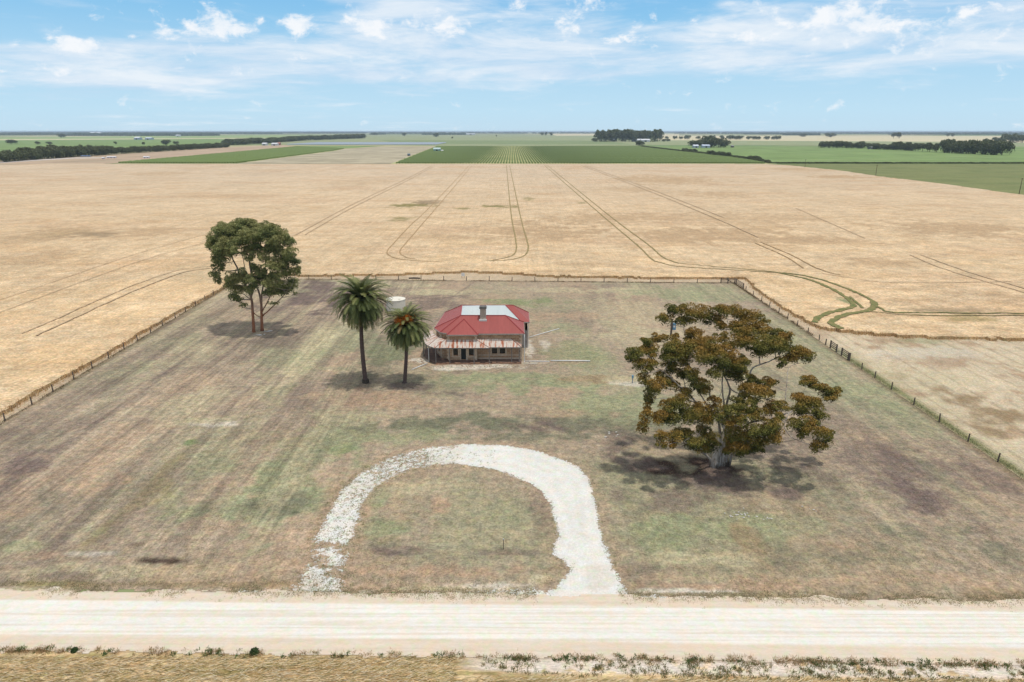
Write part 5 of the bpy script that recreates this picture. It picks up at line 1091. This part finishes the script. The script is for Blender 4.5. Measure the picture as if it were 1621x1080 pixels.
# small things -------------------------------------------------------
x, y = at(797, 870); e = empty('marker_post', (x, y, 0), 'thin dark marker post on the grass island inside the drive', 'post')
MB().box(-.03, .03, -.03, .03, 0, .95).build('shaft', m_fpost, e); MB().box(-.05, .05, -.04, .04, .953, 1.1).build('cap', mat('cap_pale', A(200, 200, 196), .6), e)
x, y = at(1064, 566); y = 118.0; q = atD(1064, 505, y); e = empty('power_post', (q.x, y, 0), 'dark timber power post with a blue meter box behind the big gum', 'post')
MB().tube([(0, 0, 0), (0, 0, q.z)], [.2, .15], 10).build('pole', m_fpost, e); zb = atD(1068, 518, y).z
bx_ = MB().box(.2, .75, -.2, .15, zb - .5, zb + .75).build('meter_box', mat('blue_paint', A(120, 168, 196), .5, var=.2), e); MB().box(.3, .6, -.215, -.203, zb, zb + .4).build('window', m_white, bx_)
x, y = at(1001, 607); e = empty('standpipe', (x, y, 0), 'short blue and white standpipe left of the big gum crown', 'standpipe')
MB().cyl(0, 0, 0, 1.15, .09, n=10).build('pipe', mat('pale_grey_pipe', A(176, 182, 186), .6), e); MB().box(-.13, .13, -.1, .1, .85, 1.25).build('valve_box', mat('blue_paint', A(120, 168, 196), .5), e)
x, y = at(656, 442.3); o = MB().tube([(-1.5, 0, .15), (-.2, .1, .17), (1.4, -.05, .15)], [.17, .2, .16], 8).build('fallen_log', mat('charred_log', A(56, 52, 50), .9)); o.location = (x, y + .6, 0); setp(o, 'black log lying at the foot of the back fence', 'log')
x, y = at(732.5, 441.5); e = empty('notice_board', (x, y + 1.2, 0), 'small white square board on the back fence', 'board')
MB().box(-.42, .42, -.03, .03, .45, 1.25).build('board', m_white, e); MB().box(-.36, -.3, .03, .09, 0, 1.2).box(.3, .36, .03, .09, 0, 1.2).build('leg', m_fpost, e)
# pale stones
def stones(px, py, n, sp, lab, s0=.16, seed=1):
    rr = random.Random(seed); x, y = at(px, py); mb = MB()
    for k in range(n):
        a, b_ = rr.gauss(0, sp), rr.gauss(0, sp * .5); s = s0 * rr.uniform(.5, 1.4)
        V = [Vector((a, b_, s * .3)) + Vector((cos(t) * s, sin(t) * s * .7, 0)) * rr.uniform(.7, 1.1) for t in [i * pi / 3 for i in range(6)]] + [Vector((a, b_, s * .8)), Vector((a, b_, 0))]
        mb.add(V, [(i, (i + 1) % 6, 6) for i in range(6)] + [((i + 1) % 6, i, 7) for i in range(6)])
    o = mb.build('loose_stones', mat('limestone', A(228, 222, 212), .9, var=.15)); o.location = (x, y, .02); setp(o, lab, 'stones', kind='stuff')
stones(1180, 818, 26, .9, 'scatter of small white stones in the grass in front of the big gum', .1, 3); stones(1215, 821, 8, .3, 'few white stones in the grass right of the main stone scatter', .1, 4)
stones(970, 690, 7, .8, 'pair of flat white stones on the grass beyond the drive', .16, 5); stones(1285, 806, 5, .5, 'few white stones on bare ground right of the big gum', .08, 6)
stones(411, 531, 24, .35, 'pale limestone pieces at the foot of the left gum, nearer patch', .2, 8); stones(426, 525, 20, .35, 'pale limestone pieces at the foot of the left gum, farther patch', .2, 9)

# ------------------------------------------------------------------ power poles
m_pole = mat('pole_timber', A(112, 98, 84), .95)
def pole(px, py, top, lab):
    x, y = at(px, py, .03); q = atD(px, top, y); e = empty('power_pole', (x, y, 0), lab, 'power pole', 'timber power poles across the right pasture')
    MB().tube([(0, 0, 0), (0, 0, q.z)], [.2, .15], 8).build('pole', m_pole, e); MB().box(-.9, .9, -.06, .06, q.z - .5, q.z - .35).build('crossarm', m_pole, e)
pole(1613, 308, 282, 'nearest timber power pole, at the right end of the pasture'); pole(1386, 279, 261, 'timber power pole where the pasture meets the wheat, second from the right'); pole(1274, 266, 252.5, 'timber power pole at the far corner of the wheat')

# ------------------------------------------------------------------ vineyards: rows as hedges
m_vine = mat('vine_leaves', A(140, 158, 86), .9, c2=A(108, 130, 66), vscale=.8, transl=.1)
def vine_mesh(L, seed):
    rs = np.random.RandomState(seed); n = int(L / 4); V = []; Fq = []
    for i in range(n + 1):
        y = L * i / n; h_ = 1.5 + rs.rand() * .5; wl = .55 + rs.rand() * .35; wr = .55 + rs.rand() * .35
        V += [(-wl, y, .15), (-wl * .9, y, h_ * .8), (0, y, h_), (wr * .9, y, h_ * .8), (wr, y, .15)]
        if i: b = 5 * i - 5; Fq += [(b + k, b + k + 1, b + 5 + k + 1, b + 5 + k) for k in range(4)]
    Fq += [(0, 1, 2, 3, 4), tuple(5 * n + k for k in (4, 3, 2, 1, 0))]
    me = bpy.data.meshes.new('vine_row'); me.from_pydata(V, [], Fq); me.update(); me.materials.append(m_vine); return me
VL = 1000; vm = [vine_mesh(VL, k) for k in range(3)]
def vineyard(poly, sp, group, label, x0=None):
    xs_ = [p[0] for p in poly]; x = min(xs_) + sp * .5; k = 0
    while x < max(xs_):
        ys_ = []
        for i in range(len(poly)):
            (a, b_), (c_, d_) = poly[i], poly[(i + 1) % len(poly)]
            if (a > x) != (c_ > x): ys_.append(b_ + (d_ - b_) * (x - a) / (c_ - a))
        if len(ys_) >= 2 and max(ys_) - min(ys_) > 12:
            o = bpy.data.objects.new('vine_row', vm[k % 3]); col.objects.link(o); o.location = (x, min(ys_), 0); o.scale = (1, (max(ys_) - min(ys_)) / VL, 1)
            setp(o, label, 'vine row', group)
        x += sp; k += 1
vineyard([at(*p) for p in ((626, 259.2), (1213, 259.2), (1130, 244), (1010, 231.8), (692, 232.2))], 3.3, 'vine rows beyond the middle of the wheat', 'green vine row running straight away beyond the middle of the wheat')
vineyard([at(*p) for p in ((186, 258.6), (376, 258.8), (530, 238.6), (545, 235.5), (470, 232.5), (385, 240.5))], 3.3, 'vine rows beyond the left of the wheat', 'dark green vine row in the long block beyond the left of the wheat')

# solar panel rows ----------------------------------------------------
m_sol = mat('solar_glass', A(168, 180, 192), .7, c2=A(146, 160, 174), vscale=.3, spec=.5)
sp_ = MB(); sp_.add([(-2.2, 0, 2.6), (2.2, 0, .9), (2.2, 330, .9), (-2.2, 330, 2.6), (-2.2, 0, 2.5), (2.2, 0, .8), (2.2, 330, .8), (-2.2, 330, 2.5)], [(0, 1, 2, 3), (7, 6, 5, 4), (0, 4, 5, 1), (1, 5, 6, 2), (2, 6, 7, 3), (3, 7, 4, 0)])
x0, yb = at(455, 229.6); x1, _ = at(690, 229.6); proto = None; k = 0; x = x0
while x < x1:
    if proto is None: o = sp_.build('solar_panel_row', m_sol); proto = o
    else: o = proto.copy(); col.objects.link(o)
    o.location = (x, yb, 0); setp(o, 'long pale blue row of solar panels beyond the fallow field', 'solar panels', 'rows of solar panels beyond the fallow field'); x += 8.4

# ------------------------------------------------------------------ distant trees
def tree_mesh(kind, seed):
    rs = np.random.RandomState(seed); Ps = []; Ns = []; nb = 11 if kind != 'tall' else 14
    for b_ in range(nb):
        if kind == 'tall': c_ = rs.normal(0, .16, 3) * np.array([1, 1, 0]) + np.array([0, 0, .2 + .72 * rs.rand()]); r_ = np.array([.2, .2, .17])
        elif kind == 'low': c_ = np.append(rs.uniform(-.38, .38, 2), .22 + .3 * rs.rand()); r_ = np.array([.28, .28, .26])
        else: a = rs.rand() * 2 * pi; q = .3 * rs.rand() ** .5; c_ = np.array([cos(a) * q, sin(a) * q, .34 + .42 * rs.rand()]); r_ = np.array([.24, .24, .2])
        n = 130; d = rs.normal(size=(n, 3)); d /= np.linalg.norm(d, axis=1)[:, None]; d[:, 2] = np.where(rs.rand(n) < .7, np.abs(d[:, 2]), d[:, 2])
        P = c_ + d * r_ * (.75 + .3 * rs.rand(n))[:, None]; P[:, 2] = np.maximum(P[:, 2], .02); Ps.append(P); Ns.append(d)
    P = np.concatenate(Ps); N_ = np.concatenate(Ns); P[:, 2] *= 1.0 / P[:, 2].max()
    C = leafcols([(80, 92, 60), (110, 120, 80), (132, 130, 92)], rs.rand(len(P)) * .6 + P[:, 2] * .3, rs, .4)
    V, Fq, C = leafmesh(P, N_, .10, C, rs, .8)
    me = mkobj('crown', V, Fq, m_leaf('far_leaf', .25), attrs={'Col': ('FLOAT_COLOR', C)}); m_ = me.data; bpy.data.objects.remove(me)
    t_ = MB().tube([(0, 0, -.02), (.01, 0, .3), (0, .01, .6)], [.035, .025, .012], 6).build('trunk', mat('bark_brown', A(110, 92, 76), .9)); tmesh = t_.data; bpy.data.objects.remove(t_)
    return m_, tmesh
TM = {k: [tree_mesh(k, s) for s in (1, 2, 3)] for k in ('round', 'tall', 'low')}
rt = random.Random(33)
def far_tree(x, y, h, w_, kind, label, cat='tree', group=None, name='distant_tree'):
    cm, tm = rt.choice(TM[kind]); e = empty(name, (x, y, 0), label, cat, group, rz=rt.uniform(0, 6.28)); e.scale = (w_, w_, h)
    for nm, me in (('crown', cm), ('trunk', tm)):
        o = bpy.data.objects.new(nm, me); col.objects.link(o); o.parent = e
def row(pts, sp, hfun, wr, kind, label, group, jit_=1.5, cat='tree', name='distant_tree'):
    P = [Vector(at(a, b)) for a, b in pts]; n = 0; carry = 0; tot = sum((P[i + 1] - P[i]).length for i in range(len(P) - 1)); done = 0
    for i in range(len(P) - 1):
        L = (P[i + 1] - P[i]).length; t = carry
        while t < L:
            p = P[i].lerp(P[i + 1], t / L); h_ = hfun((done + t) / tot) * rt.uniform(.82, 1.12); far_tree(p.x + rt.uniform(-jit_, jit_), p.y + rt.uniform(-jit_, jit_), h_, h_ * wr * rt.uniform(.85, 1.2), kind, label, cat, group, name); n += 1; t += sp
        carry = t - L; done += L
    return n
nt = 0
nt += row([(-30, 259), (0, 257.2), (60, 252.5), (129, 247.6), (200, 243)], 7.5, lambda t: 11 + 5 * math.sin(pi * min(1, t * 1.1)), 1.1, 'low', 'dark dense tree in the windbreak, left beyond the wheat', 'trees in the left windbreak')
nt += row([(200, 243), (240, 240.8), (300, 237), (362, 233.3)], 8, lambda t: 10.5, 1.15, 'low', 'grey green tree in the thinner right half of the left windbreak', 'trees in the thinner half of the left windbreak')
nt += row([(366, 230), (430, 226), (480, 222.5), (575, 219)], 30, lambda t: 15 + 6 * t, 2.0, 'low', 'dark tree in the far belt behind the solar panels', 'trees in the belt behind the solar panels', 4)
nt += row([(1301, 234), (1335, 234.6), (1368, 235.4)], 8, lambda t: 14, 1.2, 'low', 'lighter green tree in the short belt behind the green field', 'trees in the short light belt at right', 2)
nt += row([(1375, 236.2), (1410, 237.5), (1450, 239)], 9, lambda t: 12, 1.3, 'low', 'grey green tree in the middle of the right belt beside the shed', 'trees in the middle of the right belt', 2)
nt += row([(1416, 237.6), (1490, 241.6)], 13, lambda t: 15, .95, 'round', 'brownish tree in the right belt left of the dark block', 'brownish trees in the right belt', 2)
nt += row([(1494, 242), (1540, 244), (1588, 246)], 6, lambda t: 20, .8, 'low', 'dark tall tree in the dense right end of the right belt', 'trees in the dense dark block of the right belt', 3)
nt += row([(1500, 240), (1585, 243.6)], 11, lambda t: 20, .8, 'round', 'dark tree at the back of the dense block in the right belt', 'back trees of the dense dark block at right', 3)
# farm pines in the centre
for x_ in (949, 953, 959, 965, 970, 974, 985, 990, 996, 1000, 1004, 1010, 1015, 1020, 1025, 1036, 1041):
    x, y = at(x_, 224.3 + rt.uniform(-.4, .3)); far_tree(x, y, rt.uniform(36, 44), rt.uniform(28, 36), 'low', 'tall dark pine in the grove round the central farm', 'tree', 'pines round the central farm', 'pine_tree')
for x_, y_, h_, w_, lab in ((942, 224.6, 13, 22, 'low dark tree at the left foot of the central pine grove'), (1051, 224.2, 9, 16, 'low bush like tree right of the central pine grove'), (1057, 224.2, 9, 14, 'small rounded tree farthest right of the central farm'),
                            (1012, 232, 14, 18, 'brown green tree at the upper end of the diagonal hedge')):
    x, y = at(x_, y_); far_tree(x, y, h_, w_, 'low', lab)
# farmstead right of centre
for x_, y_, h_, w_ in ((1100, 233.6, 16, 26), (1112, 232.5, 18, 24), (1121, 232.5, 26, 26), (1126, 233.8, 22, 28), (1137, 233.9, 21, 28), (1146, 233.9, 16, 24)):
    x, y = at(x_, y_); far_tree(x, y, h_, w_, 'low', 'rounded garden tree clustered round the two pale roofed sheds', 'tree', 'garden trees round the right farmstead')
row([(1016, 232.9), (1040, 236), (1075, 240.2), (1110, 244), (1160, 249.8), (1218, 258.6)], 5, lambda t: 3.6, 1.6, 'low', 'low dark shrub in the diagonal hedge beside the vineyard', 'shrubs in the diagonal hedge', .6, 'shrub', 'hedge_shrub')
for a, b_ in ((1085, 241), (1092, 241.5), (1100, 242.5), (1125, 246), (1133, 247), (1142, 248), (1150, 249), (1190, 254), (1198, 255)):
    x, y = at(a, b_); far_tree(x, y, rt.uniform(6, 8.5), 11, 'low', 'taller dark shrub standing up from the diagonal hedge', 'shrub', 'taller shrubs in the diagonal hedge', 'hedge_shrub')
row([(1218, 259.1), (1720, 259.3)], 4.5, lambda t: 1.9, 2.6, 'low', 'low clipped shrub in the long dark hedge above the right pasture', 'shrubs in the long hedge above the right pasture', .3, 'shrub', 'hedge_shrub')
# scattered trees in far fields
for x_, y_, h_, w_, lab in ((18, 228.5, 13, 22, 'broad dark tree in the left green field nearest the left edge'),
                       (60, 229, 9, 12, 'small dark tree in the left green field, left of a wider one'),
                       (79, 229, 8, 16, 'low wide tree in the left green field, third from the left edge'),
                       (183, 229, 8, 10, 'tiny round tree alone in the middle of the left green field'),
                       (228, 230, 8, 10, 'tiny tree just behind the left windbreak, left of a big crown'),
                       (262, 229.8, 14, 24, 'big rounded tree rising behind the thinner left windbreak'),
                       (279, 229, 9, 12, 'small tree close right of the big crown behind the left windbreak'),
                       (98, 218, 22, 40, 'wide dark clump in the fields below the left horizon woods'),
                       (640, 215.3, 26, 34, 'dark block of trees alone above the solar panels'),
                       (691, 217, 24, 34, 'dark round tree in front of the central horizon belt'),
                       (593, 214, 22, 60, 'long low dark clump right of the far belt end'),
                       (786, 216.8, 12, 12, 'tiny dark tree in the grey green centre field'),
                       (716, 220, 10, 10, 'smallest lone tree, in the field above the vineyard'),
                       (858, 215.6, 26, 28, 'left tree of the close trio left of the pine grove'),
                       (864, 215.6, 30, 20, 'narrow middle tree of the close trio left of the pine grove'),
                       (872, 215.7, 28, 30, 'right tree of the close trio left of the pine grove'),
                       (1271, 216.8, 20, 40, 'wide dark tree alone in the pale stubble, nearest the centre'),
                       (1315, 217.4, 24, 60, 'long flat dark clump alone in the pale stubble'),
                       (1414, 219.3, 28, 32, 'left tree of the dark pair in the straw field'),
                       (1423, 219.3, 30, 32, 'right tree of the dark pair in the straw field'),
                       (1500, 216.6, 24, 26, 'left tree of the far pair near the right horizon'),
                       (1508, 217, 24, 26, 'right tree of the far pair near the right horizon'),
                       (1559, 226.6, 14, 14, 'small bushy tree left of the big trees at the right edge'),
                       (1580, 226.6, 18, 28, 'rounded tree standing apart left of the right edge cluster'),
                       (1598, 225.4, 28, 40, 'largest dark tree in the cluster at the right edge'),
                       (1608, 226, 24, 36, 'middle tree of the cluster at the right edge'),
                       (1618, 226, 24, 30, 'dark tree touching the right edge above the field'),
                       (1540, 226, 9, 10, 'tiny tree above the dense right belt')):
    x, y = at(x_, y_); far_tree(x, y, h_, w_, 'low' if w_ > h_ * 1.3 else 'round', lab, 'tree', 'lone trees in the far fields')
row([(1045, 220.6), (1150, 221)], 34, lambda t: 16, 1.3, 'low', 'grey tree in the broken row over the pale stubble', 'trees in the broken row over pale stubble', 14)
row([(1152, 221), (1232, 221.4)], 26, lambda t: 17, 1.6, 'low', 'dark tree in the closed row over the pale stubble', 'trees in the closed row over pale stubble', 10)
print('far trees', nt)
# distant woodland: many crowns, reads as one mass
def wood(name, label, segs, seed, h0=16, h1=24):
    rs = np.random.RandomState(seed); Ps = []; Ss = []
    for (xa, xb, yy, dep, dn) in segs:
        for _ in range(int((xb - xa) * dn)):
            x, y = at(rs.uniform(xa, xb), yy); y += rs.rand() * dep; Ps.append((x * 1.0, y)); Ss.append(rs.uniform(h0, h1))
    V = []; Fq = []; n = 0; ico = [(0, 0, 1), (.75, 0, .62), (.23, .71, .62), (-.6, .44, .62), (-.6, -.44, .62), (.23, -.71, .62), (1, 0, .2), (.31, .95, .2), (-.81, .59, .2), (-.81, -.59, .2), (.31, -.95, .2), (.9, 0, 0), (.28, .86, 0), (-.73, .53, 0), (-.73, -.53, 0), (.28, -.86, 0)]
    fc = [(0, 1 + k, 1 + (k + 1) % 5) for k in range(5)] + [q for k in range(5) for q in ((1 + k, 6 + k, 1 + (k + 1) % 5), (1 + (k + 1) % 5, 6 + k, 6 + (k + 1) % 5), (6 + k, 11 + k, 6 + (k + 1) % 5), (6 + (k + 1) % 5, 11 + k, 11 + (k + 1) % 5))]
    for (x, y), s in zip(Ps, Ss):
        w_ = s * rs.uniform(.8, 1.8); V += [(x + a * w_ * rs.uniform(.8, 1.2), y + b_ * w_, c_ * s * rs.uniform(.85, 1.1)) for a, b_, c_ in ico]; Fq += [(p + n, q + n, r + n) for p, q, r in fc]; n += 16
    o = mkobj(name, V, Fq, mat('far_wood', A(74, 88, 66), .95, c2=A(58, 72, 56), vscale=.03)); setp(o, label, 'woodland', kind='stuff')
wood('distant_woodland', 'dark tree belts along the left horizon', [(-60, 560, 210.2, 3500, 1.3), (-60, 420, 212.4, 900, 2.2), (-60, 60, 214, 300, 1.2), (100, 320, 215.3, 350, 2.6), (260, 560, 211.6, 900, 1.2), (-60, 600, 209.3, 6000, 1.0)], 1)
wood('distant_woodland', 'scattered tree belts along the middle horizon', [(560, 950, 210.6, 2500, .35), (666, 735, 213.6, 500, 3.2), (590, 660, 212, 900, 1.0), (735, 950, 211.6, 700, .5), (560, 1100, 209.2, 7000, .35), (584, 602, 213.2, 300, 2.0)], 2)
wood('distant_woodland', 'scattered tree belts along the right horizon', [(1050, 1680, 210.4, 3000, .9), (1200, 1300, 213, 500, 2.0), (1090, 1200, 212, 900, .9), (1340, 1680, 212.2, 1200, .8), (1050, 1680, 209.3, 7000, .9), (1430, 1680, 213.4, 300, .7), (1260, 1300, 214.4, 300, 1.5)], 3)

# ------------------------------------------------------------------ distant sheds
def shed(px, py, wpx, h, dep, wall, roofc, lab, name='farm_shed', cat='shed', group=None):
    x, y = at(px, py); w_ = wpx * zc(y, 0) / F; e = empty(name, (x, y, 0), lab, cat, group)
    MB().box(-w_ / 2, w_ / 2, 0, dep, 0, h * .62).build('wall', mat('shed_wall_%d_%d_%d' % wall, A(*wall), .7, var=.1, vscale=.3), e)
    r = MB(); hw = w_ / 2 + .3; r.add([(-hw, -.3, h * .625), (hw, -.3, h * .625), (hw, dep + .3, h * .625), (-hw, dep + .3, h * .625), (-hw, dep / 2, h), (hw, dep / 2, h)], [(0, 1, 5, 4), (2, 3, 4, 5), (0, 4, 3), (1, 2, 5), (3, 2, 1, 0)])
    r.build('roof', mat('shed_roof_%d_%d_%d' % roofc, A(*roofc), .45, var=.06, vscale=.3), e)
    MB().box(-w_ * .12, w_ * .12, -.08, -.003, 0, h * .5).build('door', mat('door_dark', A(58, 62, 62), .7), e)
W_ = (236, 238, 240)
shed(691.5, 240.3, 11, 7, 12, (150, 190, 180), (196, 214, 210), 'pale turquoise shed at the far left corner of the vineyard'); shed(700, 240.2, 3, 3, 5, (220, 220, 215), W_, 'small white outbuilding beside the turquoise shed')
shed(647, 247, 4, 3.4, 4, (90, 110, 120), (110, 130, 140), 'small dark pump shed on the fallow field')
shed(1005, 224.6, 8, 12, 20, (120, 125, 130), (150, 155, 160), 'grey roofed shed among the central pines'); shed(1012, 224.8, 6, 10, 20, (230, 230, 228), W_, 'white gabled shed in the middle of the central farm'); shed(1022, 224.9, 14, 10, 25, (220, 222, 224), W_, 'long white roofed shed at the right of the central farm')
shed(972, 223.6, 5, 9, 15, (200, 205, 215), (190, 205, 225), 'small bluish shed behind the central pines')
shed(1102, 234.4, 8, 7, 14, (190, 200, 215), (226, 232, 242), 'left pale roofed shed of the right farmstead'); shed(1118, 234.2, 12, 7, 16, (186, 200, 220), (206, 218, 236), 'wider blue grey roofed shed of the right farmstead')
shed(1383, 236.6, 9, 7, 14, (150, 150, 150), (226, 228, 232), 'white roofed shed tucked into the right tree belt'); shed(1160, 233.8, 4, 5, 8, (100, 100, 96), (150, 150, 146), 'small dark shed right of the farmstead trees')
shed(150, 212.4, 16, 24, 60, (228, 232, 238), W_, 'long white building far off against the left horizon woods'); shed(216, 221.4, 8, 12, 30, (170, 190, 215), W_, 'white shed in the far left green field, left one'); shed(234, 221.4, 9, 10, 30, (180, 195, 215), (220, 228, 238), 'pale shed in the far left green field, right one')
shed(281, 216.3, 6, 12, 30, (200, 210, 220), W_, 'small white building beyond the far left green field'); shed(604, 213, 4, 14, 20, (220, 220, 220), W_, 'tiny white building far off left of centre'); shed(745, 213.8, 14, 14, 40, (225, 228, 230), W_, 'long pale building far off behind the centre fields')
shed(418, 230.6, 7, 7, 15, (210, 215, 220), W_, 'white farm shed left of the solar panels, left one'); shed(434, 230.8, 9, 7, 15, (215, 218, 222), W_, 'white farm shed left of the solar panels, right one'); shed(441, 229.8, 4, 7, 10, (190, 120, 105), (200, 130, 112), 'small reddish shed next to the white sheds')
# blue stack and white containers left
x, y = at(136, 248.6); e = empty('hay_stack', (x, y, 0), 'long low stack under blue sheeting in front of the windbreak', 'stack'); MB().box(-7, 7, -2, 2, 0, 1.1).build('stack', mat('hay', A(190, 170, 130), .9), e)
MB().add([(-7.2, -2.2, .9), (7.2, -2.2, .9), (7.2, 2.2, .9), (-7.2, 2.2, .9), (-6.6, 0, 2.0), (6.4, 0, 1.8)], [(0, 1, 5, 4), (2, 3, 4, 5), (0, 4, 3), (1, 2, 5), (3, 2, 1, 0)]).build('sheeting', mat('blue_sheet', A(110, 140, 190), .5, var=.2, vscale=.5), e)
for k, px in enumerate((163, 171, 176, 181, 229, 234)):
    shed(px, 252 if k == 0 else 250.7, 3.6 if k == 0 else 4, 2.6, 3, (236, 232, 236), (240, 238, 240), 'small white bin standing by the left field track', 'white_bin', 'bin', 'white bins by the left field track')

# ------------------------------------------------------------------ haze
hz = MB().box(-GX - 100, GX + 100, -500, 36100, -1.0, 37.2); 
mh = bpy.data.materials.new('haze_air'); mh.use_nodes = True; t = mh.node_tree; t.nodes.clear(); T = NT(t)
pv = T.n('ShaderNodeVolumePrincipled'); pv.inputs['Color'].default_value = (.72, .86, 1.0, 1); pv.inputs['Density'].default_value = 6.0e-5; pv.inputs['Anisotropy'].default_value = 0.1
out = T.n('ShaderNodeOutputMaterial'); T.link(pv.outputs[0], out.inputs['Volume'])
o = hz.build('haze', mh); setp(o, kind='stuff'); o['label'] = 'thin blue air haze over the far plain'; o['category'] = 'haze'
